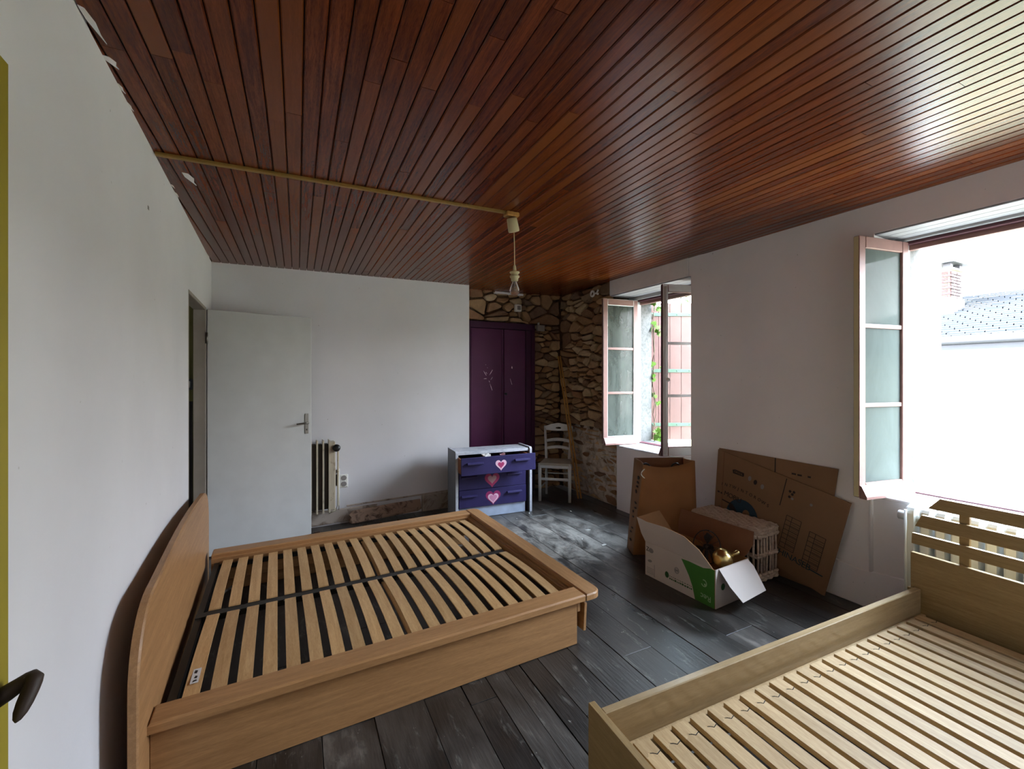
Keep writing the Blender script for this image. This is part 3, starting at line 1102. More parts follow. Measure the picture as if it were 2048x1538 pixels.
# chimney
ch = empty('chimney', (1.55, 3.836, 2.70))
ch.parent = hs
cw = .50
MB().box(-cw / 2 + .02, cw / 2 - .02, -cw / 2 + .02, cw / 2 - .02, -.3, .79).build('mortar_core', 'housew', ch)
MB().box(-cw / 2 - .03, cw / 2 + .03, -cw / 2 - .03, cw / 2 + .03, -.3, .26, 0, .02).build('flashing', 'trimw', ch)
bm = MB().box(-.115, .115, -.05, .05, -.0235, .0235, 0, .005).mesh('brick', 'brick')
for c in range(9):
    z = .29 + c * .056
    for k in range(2):
        off = -.125 + k * .25 + (.0 if c % 2 else .05) - .025
        put('brick', bm, ch, (-cw / 2 + .055, off, z), (0, 0, pi / 2))
        put('brick', bm, ch, (off, -cw / 2 + .055 - .01, z), (0, 0, 0))
MB().box(-.30, .30, -.30, .30, .79, .82, 0, .01).build('chimney_slab', 'housew', ch)
for x in (-.2, .2):
    for y in (-.2, .2):
        MB().box(x - .05, x + .05, y - .05, y + .05, .82, .92).build('cap_block', 'gutter', ch)
m = MB()
m.add([(-.38, -.34, .94), (.38, -.34, .94), (.38, .34, .94), (-.38, .34, .94), (-.38, 0, 1.03), (.38, 0, 1.03), (-.38, -.34, .91), (.38, -.34, .91), (.38, .34, .91), (-.38, .34, .91)],
      [(0, 1, 5, 4), (2, 3, 4, 5), (0, 4, 3), (1, 2, 5), (6, 9, 8, 7), (0, 6, 7, 1), (1, 7, 8, 2), (2, 8, 9, 3), (3, 9, 6, 0)])
m.build('chimney_cap', 'gutter', ch)
# far conifers behind the roof
for k, (x, y, hgt, lab) in enumerate(((34, 8.84, 10.6, 'faint bluish conifer showing above the roof ridge, further right'), (34, 10.5, 10.2, 'faint low tree just right of the brick chimney'))):
    tr = empty('conifer', (x, y, -3.4))
    thing(tr, lab, 'tree')
    MB().tube([(0, 0, 0), (0, 0, hgt * .8)], [.3, .08], 8).build('trunk', 'stem', tr)
    m = MB()
    for t in range(7):
        z0 = hgt * (.25 + .1 * t)
        r = (.78 - .09 * t)
        m.lathe([(r * R.uniform(.9, 1.1), z0), (r * .45, z0 + hgt * .09), (.06, z0 + hgt * .16)], 11)
    m.build('crown', 'tree', tr)
gr = MB().box(3.9, 60, -40, 60, -3.6, -3.4).build('ground', 'ground')
struct(gr)

# ------------------------------------------------------------------ double bed (beech)
bd = empty('double_bed', (-.474, 1.884, 0), math.radians(2.0))
thing(bd, 'low beech double bed with curved headboard and two rows of sprung slats', 'bed')
HT = .28
L, Wd = 2.0, 1.74


def loop_round(x0, x1, y0, y1, r, corners):
    out = []
    for (cx, cy, a0, on) in ((x1 - r, y0 + r, -pi / 2, corners[0]), (x1 - r, y1 - r, 0, corners[1]), (x0 + r, y1 - r, pi / 2, corners[2]), (x0 + r, y0 + r, pi, corners[3])):
        if on:
            out += [(cx + r * math.cos(a0 + k * pi / 12), cy + r * math.sin(a0 + k * pi / 12)) for k in range(7)]
        else:
            px = x1 if a0 in (-pi / 2, 0) else x0
            py = y0 if a0 in (-pi / 2, pi) else y1
            out.append((px, py))
    return out


cap = .034
MB().slab(rect(.012, 1.898, 0, .112), HT - cap, HT, .007).build('near_rail_cap', 'beech', bd)
MB().slab(rect(.012, 1.898, Wd - .112, Wd), HT - cap, HT, .007).build('far_rail_cap', 'beech', bd)
MB().slab(loop_round(1.901, 2.012, -.004, Wd + .004, .062, (1, 1, 0, 0)), HT - cap, HT, .007).build('foot_rail_cap', 'beechy', bd)
MB().box(.012, 1.865, .036, .058, .0, HT - cap, 0, .002).build('side_panel', 'beech', bd)
MB().box(.012, 1.865, Wd - .058, Wd - .036, .0, HT - cap, 0, .002).build('side_panel', 'beech', bd)
MB().box(1.866, 1.886, .036, Wd - .036, .175, HT - cap, 0, .002).build('foot_panel', 'beechy', bd)
MB().box(.012, 1.87, .100, .112, .17, HT - cap, 0, .001).build('inner_board', 'beech', bd)
MB().box(.012, 1.87, Wd - .125, Wd - .108, .10, HT - cap + .006, 0, .001).build('inner_board', 'beech', bd)
MB().box(1.885, 1.902, .11, Wd - .11, .02, HT - cap + .006, 0, .001).build('inner_board', 'beechy', bd)
dp = MB().box(0, .018, .05, .80, .0, .155, 0, .002).build('drawer_front', 'beechy', bd, (1.915, -.005, .052), (0, math.radians(3), 0))
# headboard: rounded corners, face slightly out of square with the bed
hp = []
y0, y1, zt = -.11, 1.85, .735
hp.append((y0, 0))
for k in range(13):
    t = k / 12 * pi / 2
    hp.append((y0 + .30 * (1 - math.cos(t) ** .8), .44 + (zt - .03 - .44) * math.sin(t) ** .9))
for k in range(1, 8):
    y = y0 + .3 + (y1 - y0 - .6) * k / 8
    hp.append((y, zt - .03 + .03 * math.sin(pi * k / 8)))
for k in range(13):
    t = (12 - k) / 12 * pi / 2
    hp.append((y1 - .30 * (1 - math.cos(t) ** .8), .44 + (zt - .03 - .44) * math.sin(t) ** .9))
hp.append((y1, 0))
hbo = MB().slab(hp, -.016, .012, .006, fn=lambda u, v, w: (w, u, v)).build('headboard', 'beechy', bd, (0, 0, 0), (0, 0, math.radians(1.2)))
# steel slat frame
sf = MB()
sf.box(.03, .06, .115, 1.61, .195, .225).box(.035, .065, .115, 1.61, .15, .19)
sf.box(1.80, 1.83, .115, 1.61, .165, .195)
sf.box(.03, 1.83, .118, .14, .185, .215).box(.03, 1.83, 1.59, 1.612, .185, .215)
sf.build('slat_frame', 'blackm', bd)
MB().box(.03, 1.83, .838, .884, .200, .232).build('middle_bar', 'blackm', bd)
mh = MB()
for i in range(20):
    x = .082 + i * .0893
    mh.box(x - .004, x + .058, .824, .898, .224, .230)
mh.build('slat_holders', 'blackm', bd)
sl_ = {}
for row, (a, b) in enumerate(((.135, .828), (.893, 1.60))):
    m = MB()
    n = 8
    vs_, fs = [], []
    for k in range(n + 1):
        y = -(b - a) / 2 + (b - a) * k / n
        z = .014 * (1 - (2 * k / n - 1) ** 2)
        vs_ += [(-.0275, y, z - .007), (.0275, y, z - .007), (.0275, y, z), (-.0275, y, z)]
    for k in range(n):
        for q in range(4):
            fs.append((k * 4 + q, k * 4 + (q + 1) % 4, k * 4 + 4 + (q + 1) % 4, k * 4 + 4 + q))
    fs += [(3, 2, 1, 0), (n * 4, n * 4 + 1, n * 4 + 2, n * 4 + 3)]
    sl_[row] = m.add(vs_, fs).mesh('slat', 'birch')
    for i in range(20):
        x = .110 + i * .0893
        o = put('slat', sl_[row], bd, (x, (a + b) / 2, .238 + R.uniform(-.001, .001)), (0, 0, R.uniform(-.004, .004)))
        if row == 0 and i == 0:
            st = MB().box(-.013, .015, -.25, -.13, .0105, .0112).build('sticker', 'paper', o)
            MB().slab([(-.004, -.215), (.006, -.22), (.008, -.205), (.0, -.2)], .0112, .0116).slab([(-.008, -.18), (.002, -.185), (.004, -.165), (-.006, -.16)], .0112, .0116).slab([(-.006, -.243), (.01, -.236), (.006, -.228), (-.004, -.23)], .0112, .0116).build('sticker_print', 'ink', o)
# lower reinforcing slats in the lumbar zone
for (x, y) in ((.95, .49), (.95, 1.24)):
    put('lower_slat', sl_[0], bd, (x + .045, y, .212))
# a loose strut lying in the head end
MB().tube([(.10, 1.35, .12), (.14, 1.48, .10)], .008, 8).build('gas_strut', 'steel', bd)

# ------------------------------------------------------------------ single bed (pale oak)
sb = empty('single_bed', (.887, 1.204, 0), math.radians(-1.8))
thing(sb, 'pale oak single bed with slatted headboard standing in front of the right window', 'bed')
MB().box(0, .026, -.98, 0, .0, .368, 0, .002).build('footboard', 'oaky', sb)
MB().box(.026, 2.045, -.062, -.034, .10, .366, 0, .003).build('side_rail', 'oak', sb)
MB().box(.026, 2.045, -.952, -.924, .10, .366, 0, .003).build('side_rail', 'oak', sb)
MB().box(.026, 2.045, -.084, -.062, .205, .240, 0, .002).build('slat_cleat', 'birch2', sb)
MB().box(.026, 2.045, -.924, -.902, .205, .240, 0, .002).build('slat_cleat', 'birch2', sb)
MB().box(.05, 2.0, -.20, -.175, .19, .228, 0, .002).build('under_beam', 'birch2', sb)
MB().box(.05, 2.0, -.83, -.805, .19, .228, 0, .002).build('under_beam', 'birch2', sb)
sm_ = MB().box(-.0315, .0315, -.37, .375, -.009, .009, 0, .002).mesh('slat', 'birch2')
pts = [(-.0317, .42), (.0317, .42), (.0317, .363), (.012, .356), (.002, .364), (-.012, .370), (-.02, .358), (-.0317, .355)]
sc_ = MB().slab(pts, -.009, .0095, .001).mesh('slat_cap', 'birch2')
sj_ = MB().slab([(.0315, .3625), (.012, .3555), (.002, .3635), (-.008, .367), (-.008, .365), (.002, .361), (.012, .353), (.0315, .360)], .0085, .0096).mesh('joint_line', 'gap')
for i in range(22):
    x = .148 + i * .0858
    o = put('slat', sm_, sb, (x, -.51, .25 + R.uniform(-.0015, .0015)), (0, 0, R.uniform(-.004, .004)))
    put('slat_cap', sc_, o)
    put('joint_line', sj_, o)
MB().box(2.05, 2.075, -.972, -.016, .0, .545, 0, .002).build('headboard_panel', 'oaky', sb)
for (za, zb, ya, yb) in ((.592, .648, -.020, -.0215), (.688, .752, -.0345, -.062), (.795, .855, -.088, -.135)):
    pl = [(ya, za), (yb, zb), (-.988 - yb, zb), (-.988 - ya, za)]
    MB().slab(pl, 0, .022, .0015, fn=lambda u, v, w: (2.051 + w, u, v)).build('headboard_slat', 'oaky', sb)
for y in (-.218, -.77):
    MB().box(2.0735, 2.094, y - .019, y + .019, .30, .853, 0, .002).build('headboard_post', 'oaky', sb)
for y in (-.03, -.95):
    MB().box(2.03, 2.05, y - .02, y + .02, 0, .36, 0, .002).build('head_leg', 'oaky', sb)

# ------------------------------------------------------------------ dresser
ds = empty('dresser', (1.453, 4.225, 0), math.radians(-3.3))
thing(ds, 'indigo three-drawer dresser with painted pink hearts and top drawer pulled open', 'dresser')
DW, DD, DH = .868, .315, .712
for x in (0, DW - .028):
    m = MB().slab([(.0, .0), (DD, 0), (DD, DH), (.018, DH), (0, DH - .018)], x, x + .028, .0015, fn=lambda u, v, w: (w, u, v))
    m.mi = [0] * len(m.f)
    for i, f in enumerate(m.f):
        ys = [m.v[k][1] for k in f]
        zs = [m.v[k][2] for k in f]
        if max(ys) < .03 or min(zs) > DH - .025:
            m.mi[i] = 1
    m.build('side_panel', ['dresserg', 'dresserw'], ds)
MB().slab([(.028, .012), (DW - .045, .012), (DW - .03, .03), (DW - .03, DD), (.028, DD)], DH - .040, DH - .012, .004).build('top', 'dresserw', ds)
MB().box(.028, DW - .028, DD - .012, DD, .05, DH - .04).build('back_panel', 'indigod', ds)
MB().box(.03, DW - .03, .06, DD - .02, .108, .115).build('bottom_panel', 'indigod', ds)
MB().box(.028, DW - .07, .03, .045, 0.0, .112, 0, .002).build('plinth', 'dplinth', ds)
MB().box(DW - .055, DW - .030, .045, .065, .0, DH - .05).build('inner_post', 'indigod', ds)


def heart(w, y, mat, parent, cx, cz, t=.0012):
    pl = []
    for k in range(28):
        a = 2 * pi * k / 28
        x = 16 * math.sin(a) ** 3
        z = 13 * math.cos(a) - 5 * math.cos(2 * a) - 2 * math.cos(3 * a) - math.cos(4 * a)
        pl.append((cx + x / 32 * w, cz + z / 32 * w))
    MB().slab(pl, y, y - t, fn=lambda u, v, q: (u, q, v)).build('heart', mat, parent)


def drawer(x0, x1, z0, z1, loc, rot, hx, hearts, front=.022, depth=.26, hz=None):
    d = empty('drawer')
    d.parent = ds
    d.location = loc
    d.rotation_euler = rot
    MB().box(x0, x1, 0, front, z0, z1, 0, .002).build('front', 'indigo', d)
    a, b = x0 + .003, x1 - .055
    MB().box(a, a + .014, front, depth, z0 + .012, z1 - .012, 0, .001).build('side', 'drawerwood', d)
    MB().box(b - .014, b, front, depth, z0 + .012, z1 - .012, 0, .001).build('side', 'drawerwood', d)
    MB().box(a, b, front, depth, z0 + .016, z0 + .022).build('drawer_bottom', 'drawerwood', d)
    hz = hz if hz else (z0 + z1) / 2 + .025
    for c in hx:
        m = MB().slab([(.0, .016), (-.012, .018), (-.022, .010), (-.024, -.002), (-.018, -.006), (0, -.004)], c - .085, c + .085, .002, fn=lambda u, v, w: (w, u, hz + v))
        m.build('handle', 'indigo', d)
    for (w, dz, y, mat) in hearts:
        heart(w, y, mat, d, hearts_cx, (z0 + z1) / 2 + dz)
    return d


hearts_cx = .415
x0, x1 = .040, DW - .068
drawer(x0, x1, .118, .300, (0, .012, 0), (0, 0, 0), (.15, .66), ((.170, -.002, -.0002, 'hmag'), (.122, -.014, -.0014, 'hpinkl'), (.084, -.014, -.0026, 'hrose')))
hearts_cx = .405
drawer(x0, x1, .304, .482, (0, .018, 0), (0, 0, 0), (.15, .66), ((.170, -.002, -.0002, 'hred'), (.100, .002, -.0014, 'hbeige')), hz=.43)
hearts_cx = .425
dtop = drawer(.0, .822, .486, .662, (.025, -.135, 0), (0, math.radians(-.4), math.radians(-.3)), (.145, .665), ((.124, -.002, -.0002, 'hpinkl'), (.072, -.004, -.0014, 'hred')))
dtop['label'] = 'open top drawer'
for k, (x, y, lab) in enumerate(((.33, -.02, 'crumpled white paper sticking out of the open drawer, left of the heart'), (.50, -.03, 'small pinkish paper slip in the open drawer, right of the larger one'))):
    m = MB()
    vs_, fs = [], []
    n = 4
    sz = .09 if k == 0 else .06
    for i in range(n + 1):
        for j in range(n + 1):
            vs_.append((sz * (i / n - .5), sz * .8 * (j / n - .5), R.uniform(-.012, .012) + .02 * math.sin(i * 1.3 + j)))
    for i in range(n):
        for j in range(n):
            a = i * (n + 1) + j
            fs.append((a, a + n + 1, a + n + 2, a + 1))
    c, s_ = math.cos(math.radians(-3.3)), math.sin(math.radians(-3.3))
    wx, wy = 1.453 + x * c - y * s_, 4.225 + x * s_ + y * c
    o = m.add(vs_, fs).build('paper_scrap', 'paper' if k == 0 else 'hbeige', None, (wx, wy, .645), (.9, .2, .3))
    md = o.modifiers.new('thick', 'SOLIDIFY')
    md.thickness = .002
    thing(o, lab, 'paper')

# ------------------------------------------------------------------ chair
cw_, cdp = .385, .33
chr_ = empty('dining_chair', (2.578, 4.485, 0), math.radians(-39))
thing(chr_, 'white ladder-back wooden chair with woven seat in the stone corner', 'chair')
CH = .45
for x in (.0, cw_ - .03):
    MB().tube([(x + .015, .015, 0), (x + .015, .015, CH)], [.017, .021], 8).build('leg', 'chair', chr_)
for x in (.035, cw_ - .065):
    sgn = -1 if x < .1 else 1
    m = MB().tube([(x + .015, cdp + .02, 0), (x + .015, cdp, .25), (x + .015, cdp, CH), (x + .015 + sgn * .012, cdp + .03, .65), (x + .015 + sgn * .03, cdp + .08, .86)], [.015, .018, .019, .017, .014], 8)
    m.build('leg', 'chair', chr_)
for z in (.25,):
    MB().box(.02, cw_ - .02, .006, .024, z, z + .03, 0, .005).build('stretcher', 'chair', chr_)
MB().tube([(.05, cdp, .27), (cw_ - .05, cdp, .27)], .009, 8).build('stretcher', 'chair', chr_)
for x in (.018, cw_ - .018):
    k = .045 if x < .1 else -.045
    MB().tube([(x, .015, .16), (x + k * .7, cdp, .16)], .009, 8).build('stretcher', 'chair', chr_)
m = MB().box(.02, cw_ - .02, .002, .028, CH - .055, CH - .01, 0, .006)
m.build('apron', 'chair', chr_)
MB().slab([(0.004, -.004), (cw_ - .004, -.004), (cw_ - .03, cdp + .01), (.03, cdp + .01)], CH - .02, CH + .008, .008).build('seat', 'seat', chr_)


def back_slat(z0, z1, arch, w0, yb, name):
    n = 12
    vs_, fs = [], []
    for k in range(n + 1):
        t = k / n
        x = .5 * cw_ + (t - .5) * w0
        y = yb + .018 * math.sin(pi * t)
        up = arch * math.sin(pi * t)
        for (a, b) in ((y - .008, z0 + up * .75), (y + .008, z0 + up * .75), (y + .008, z1 + up), (y - .008, z1 + up)):
            vs_.append((x, a, b))
    for k in range(n):
        for q in range(4):
            fs.append((k * 4 + q, k * 4 + (q + 1) % 4, k * 4 + 4 + (q + 1) % 4, k * 4 + 4 + q))
    fs += [(3, 2, 1, 0), (n * 4, n * 4 + 1, n * 4 + 2, n * 4 + 3)]
    return MB().add(vs_, fs).build(name, 'chair', chr_)


back_slat(.565, .595, .022, .29, cdp + .015, 'back_slat')
back_slat(.655, .688, .022, .305, cdp + .032, 'back_slat')
# crest rail with the oval hand hole
n = 16
ring_o, ring_i = [], []
for k in range(n):
    a = 2 * pi * k / n
    ring_i.append((.5 * cw_ + .036 * math.cos(a), .832 + .014 * math.sin(a)))
W2 = .178


def crest_edge(a):
    c, s_ = math.cos(a), math.sin(a)
    x = W2 * max(-1, min(1, c * 1.25))
    if s_ >= 0:
        z = .832 + .018 * min(1, s_ * 3) + .045 * (1 - (x / W2) ** 2) * s_
    else:
        z = .832 + .036 * max(-1, s_ * 1.6) + .012 * (x / W2) ** 2
    return (.5 * cw_ + x, z)


ring_o = [crest_edge(2 * pi * k / n) for k in range(n)]
vs_, fs = [], []
for y in (-.009, .009):
    for rg in (ring_o, ring_i):
        for (x, z) in rg:
            t = (x / cw_)
            vs_.append((x, cdp + .067 + .016 * math.sin(pi * t) + y, z))
for k in range(n):
    q = (k + 1) % n
    fs += [(k, q, n + q, n + k), (2 * n + k, 3 * n + k, 3 * n + q, 2 * n + q), (k, 2 * n + k, 2 * n + q, q), (n + k, n + q, 3 * n + q, 3 * n + k)]
MB().add(vs_, fs).build('crest_rail', 'chair', chr_)

# ------------------------------------------------------------------ laths in the corner
def bar(p, q, w, t, name, mat, parent=None):
    p, q = Vector(p), Vector(q)
    d = q - p
    Lg = d.length
    m = MB().box(-w / 2, w / 2, -t / 2, t / 2, 0, Lg, 0, .002)
    o = m.build(name, mat, parent, p)
    o.rotation_mode = 'QUATERNION'
    o.rotation_quaternion = d.to_track_quat('Z', 'Y')
    return o


o = bar((3.047, 4.335, .008), (3.085, 4.845, 1.755), .019, .012, 'wooden_lath', 'lath')
thing(o, 'left one of the two thin pine laths leaning in the stone corner beside the chair', 'lath')
o = bar((3.082, 4.325, .008), (3.112, 4.835, 1.757), .019, .012, 'wooden_lath', 'lath')
thing(o, 'right one of the two thin pine laths leaning in the stone corner, nearer the window', 'lath')

# ------------------------------------------------------------------ kraft bag
kb = empty('paper_bag', (2.50, 2.775, 0), math.atan2(-.235, .50))
thing(kb, 'tall open brown kraft paper bag standing below the pink-framed window', 'bag')


def sheet(name, grid, mat, parent, th=.003, group=None):
    nu, nv = len(grid), len(grid[0])
    vs_ = [p for row in grid for p in row]
    fs = [(i * nv + j, (i + 1) * nv + j, (i + 1) * nv + j + 1, i * nv + j + 1) for i in range(nu - 1) for j in range(nv - 1)]
    m = MB().add(vs_, fs, 0, True)
    o = m.build(name, mat, parent)
    md = o.modifiers.new('thick', 'SOLIDIFY')
    md.thickness = th
    md.offset = 0
    return o


bwid, bdep, bh = .545, .165, .745
fgr, bgr = [], []
for i in range(11):
    t = i / 10
    col = []
    for j in range(9):
        v = j / 8
        inx = .095 * v
        dip = (-.045 * math.sin(pi * t) + .035 * t) * v ** 3
        x = inx + (bwid - inx - .025 * v) * t
        y = .035 * math.sin(pi * t) * v + .02 * v * (1 - t)
        col.append((x, y, bh * v + dip))
    fgr.append(col)
sheet('front_face', fgr, 'kraft', kb)
for i in range(11):
    t = i / 10
    col = []
    for j in range(9):
        v = j / 8
        inx = .065 * v
        x = inx + (bwid - .05 * v - inx) * t
        col.append((x, bdep + .01 * v, (bh + .03) * v))
    bgr.append(col)
sheet('back_face', bgr, 'kraftd', kb)
for (fc, bc, nm) in ((fgr[0], bgr[0], 'left_gusset'), (fgr[-1], bgr[-1], 'right_gusset')):
    g = []
    for k in range(5):
        t = k / 4
        g.append([tuple(a + (b - a) * t + ((.02 if nm[0] == 'l' else -.02) * math.sin(pi * t) * (j / 8) if q == 0 else 0) for q, (a, b) in enumerate(zip(fc[j], bc[j]))) for j in range(9)])
    go = sheet(nm, g, 'kraft' if nm[0] == 'r' else 'card', kb)
    if nm[0] == 'l':
        for z in (.10, .16, .20, .29, .33, .37, .41, .50, .545, .58, .62):
            y = .085 + R.uniform(-.02, .02)
            v = z / bh
            xx = .10 * v - .008
            a_, b_ = R.uniform(.012, .03), R.uniform(.006, .018)
            pl = [(y + a_ * math.cos(t) * R.uniform(.6, 1.1), z + b_ * math.sin(t) * R.uniform(.6, 1.1)) for t in [q * pi / 4 for q in range(8)]]
            MB().slab(pl, xx, xx - .004, fn=lambda u, w_, q: (q + .0, u, w_)).build('print_mark', 'ink', kb)
MB().box(.01, bwid - .01, .005, bdep - .005, .0, .006).build('bag_bottom', 'kraftd', kb)
# a filling of dark odds and ends, and the twisted string handles
hd = MB().tube([(.07 + .0 * k, -.004, bh - .06 - .05 * math.sin(pi * k / 8) + .0) if False else (.095 - .03 * math.sin(pi * k / 8), -.01 - .006 * math.sin(pi * k / 8), bh - .105 + .075 * k / 8) for k in range(9)], .004, 6)
hd.build('string_handle', 'plastw', kb)
for (x, nm) in ((.14, 'dark curved cable loop inside the paper bag, at its left'), (.40, 'dark curved cable loop inside the paper bag, at its right')):
    c, s_ = math.cos(kb.rotation_euler.z), math.sin(kb.rotation_euler.z)
    o = empty('cable_loop', (2.50 + x * c - .10 * s_, 2.775 + x * s_ + .10 * c, .0), kb.rotation_euler.z)
    pts = [(.045 * math.cos(t), .0, .68 + .06 * math.sin(t)) for t in [pi * k / 10 for k in range(11)]]
    MB().tube([(.045, 0, .01)] + pts + [(-.045, 0, .01)], .007, 8).build('cable', 'darkobj', o)
    thing(o, nm, 'cable')

# ------------------------------------------------------------------ wicker basket
bk = empty('wicker_basket', (2.936, 1.985, 0), .05)
thing(bk, 'whitewashed wicker hamper on the floor in front of the leaning cardboard', 'basket')
bx, by, bz = .245, .535, .385
# lid of interlaced strands
g = MB()
rows, cols_ = 12, 26
lid = MB().box(-.014, bx + .006, -.008, by + .008, bz - .012, bz + .002, 0, .004)
lid.build('lid', 'wicker', bk)
st = MB()
for i in range(rows):
    x = -.010 + (bx + .012) * (i + .5) / rows
    pts = [(x, -.006 + (by + .012) * k / 36, bz + .004 + .0035 * math.sin(pi * k / 2 + pi * i)) for k in range(37)]
    st.tube(pts, .0075, 5, 0, True)
sto = st.build('woven_strands', 'wicker', bk)
sto['kind'] = 'stuff'
# end facing the camera: uprights with three woven bands
def wicker_side(u0, u1, fn, n):
    for i in range(n):
        u = u0 + (u1 - u0) * (i + .5) / n
        w = .0105
        MB().tube([fn(u + R.uniform(-.003, .003), .0, .03), fn(u + R.uniform(-.004, .004), .003, .2), fn(u, .0, bz - .015)], w, 6, 0, True, .75).build('upright', 'wicker', bk)
    for (z, k, r) in ((.02, 0, .012), (.038, 1, .012), (.056, 0, .012), (.19, 0, .010), (.203, 1, .009), (.335, 0, .015), (.358, 1, .014), (.374, 0, .012)):
        pts = []
        for q in range(2 * n + 1):
            u = u0 + (u1 - u0) * q / (2 * n)
            pts.append(fn(u, .007 * math.sin(pi * q / 2 + pi * k) + .003, z))
        MB().tube(pts, r, 6).build('weaver', 'wicker', bk)


wicker_side(-.008, bx, lambda u, d, z: (u, -d, z), 7)
wicker_side(0, by, lambda u, d, z: (-d, u, z), 12)
m = MB().box(.012, bx - .01, .012, by - .01, .004, .012)
m.build('base', 'wicker', bk)
MB().box(bx - .012, bx - .004, .01, by - .01, .01, bz - .02).build('back_side', 'wicker', bk)
MB().box(.01, bx - .01, by - .012, by - .004, .01, bz - .02).build('far_side', 'wicker', bk)
MB().box(.03, bx - .03, .016, by - .03, .014, bz - .03).build('cloth_lining', 'darkobj', bk)

# ------------------------------------------------------------------ white and green carton
A = Vector((2.384, 1.893))
bxr = math.atan2(2.46 - 1.893, 2.344 - 2.384) - pi / 2
cx_ = empty('cardboard_box', (A.x, A.y, 0), bxr)
thing(cx_, 'open white and green cardboard carton with flaps up in the middle of the floor', 'box')
BL, BWd, BH = .57, .355, .248       # along y, along x
th = .005
MB().box(0, BWd, 0, BL, .0, .005).build('bottom', 'cardin', cx_)


def panel(poly, h0, h1, fn, mats, name, parent):
    m = MB().slab(poly, h0, h1, 0, fn=fn)
    for i, f in enumerate(m.f):
        m.mi[i] = 0
    n = len(poly)
    # last two faces are the big ones: h1 side, then h0 side
    m.mi[-2] = 0
    m.mi[-1] = 1
    for i in range(len(m.f) - 2):
        m.mi[i] = 1
    return m.build(name, mats, parent)


# long side towards the camera (x = 0) and its tall flap
side = panel([(0, 0), (BL, 0), (BL, BH), (0, BH)], .0, -th, lambda u, v, w: (w, u, v), ['boxw', 'cardin'], 'side', cx_)
flo = math.radians(14)
flp = panel([(.012, .002), (.572, .002), (.598, .06), (.615, .185), (.52, .172), (.35, .182), (.20, .165), (.13, .125), (.095, .105), (.05, .05)], .0, -th,
            lambda u, v, w: (w * math.cos(flo) - v * math.sin(flo) + .0, u, BH + v * math.cos(flo) + w * math.sin(flo)), ['boxw', 'cardin'], 'long_flap', cx_)
# right end (y = 0), its flap folded out and hanging
MB().box(0, BWd, -th, 0, 0, BH).build('end', 'boxw', cx_)
fa = math.radians(-38)
panel([(.03, 0), (BWd - .012, .0), (BWd + .006, -.05), (BWd - .015, -.2), (.075, -.212), (.04, -.11)], .0, -th,
      lambda u, v, w: (u, -th + v * math.sin(-fa) + w * math.cos(fa), BH + v * math.cos(fa) + w * math.sin(-fa) * 0), ['boxw', 'boxw'], 'end_flap', cx_)
# far long side and far end with flaps
MB().box(BWd, BWd + th, 0, BL, 0, BH).build('side', 'cardin', cx_)
fb2 = math.radians(-14)
panel([(.03, 0), (BL - .01, 0), (BL + .01, .09), (BL + .0, .192), (-.015, .186), (-.02, .10), (.01, .03)], .0, th,
      lambda u, v, w: (BWd + w - v * math.sin(fb2), u, BH - .005 + v * math.cos(fb2)), ['cardin', 'kraftd'], 'long_flap', cx_)
MB().box(0, BWd, BL, BL + th, 0, BH).build('end', 'cardin', cx_)
fc2 = math.radians(18)
panel([(.0, 0), (BWd - .04, .0), (BWd - .12, .19), (.0, .178)], .0, th,
      lambda u, v, w: (u - .02 * v / .2, BL + w + v * math.sin(fc2), BH + v * math.cos(fc2)), ['cardin', 'cardin'], 'end_flap', cx_)
# print on the carton
gp = [(0, 0), (.142, 0), (.150, .03), (.163, .08), (.19, .14), (.225, .195), (.25, .232), (.19, .236), (.13, .233), (.08, .232), (.03, .247), (0, .247)]
sd = lambda u, v, w: (-th - w, u, v)
MB().slab(gp, 0, .0008, fn=sd).build('green_print', 'boxg', cx_)


def ell(cu, cv, a, b, k=14, rot=0):
    return [(cu + a * math.cos(t) * math.cos(rot) - b * math.sin(t) * math.sin(rot), cv + a * math.cos(t) * math.sin(rot) + b * math.sin(t) * math.cos(rot)) for t in [2 * pi * q / k for q in range(k)]]


MB().slab(ell(.372, .075, .017, .022), 0, .0008, fn=sd).build('print_dot', 'inkgreen', cx_)
m = MB()
u = .35
while u > .165:
    w = R.uniform(.006, .016)
    m.slab(rect(u - w, u, .052, .060 + R.uniform(0, .004)), 0, .0008, fn=sd)
    m.slab(rect(u - w * .8, u, .072, .076), 0, .0007, fn=sd)
    u -= w + .005
m.build('print_lines', 'inkgreen', cx_)
m = MB()
for r in (.020, .015):
    p = ell(.288, .135, r, r * 1.15, 16)
    q = ell(.288, .135, r - .003, (r - .003) * 1.15, 16)
    for k in range(16):
        m.slab([p[k], p[(k + 1) % 16], q[(k + 1) % 16], q[k]], 0, .0008, fn=sd)
m.slab(rect(.278, .298, .128, .142), 0, .0008, fn=sd)
m.build('print_seal', 'inkg', cx_)
m = MB()
MB().slab(ell(.515, .195, .022, .018), 0, .0007, fn=sd).build('print_badge', 'inkg', cx_)
m.slab(ell(.527, .115, .020, .010, 12, -.2), 0, .0007, fn=sd)
m.build('print_badge', 'inkg', cx_)
for z in (.06, .048, .036, .024):
    MB().slab(rect(.492, .555, z, z + .003), 0, .0007, fn=sd).build('print_line', 'inkg', cx_)
MB().slab(rect(.483, .486, .01, .10), 0, .0007, fn=sd).build('print_line', 'inkg', cx_)
Rz = Matrix(((0, 0, -1, 0), (-1, 0, 0, 0), (0, 1, 0, 0), (0, 0, 0, 1)))   # text x -> -y, text y -> z, facing -x
text_mesh('Z', .045, 'lettering', 'ink', cx_, Matrix.Translation((-th - .0004, .548, .197)) @ Rz)
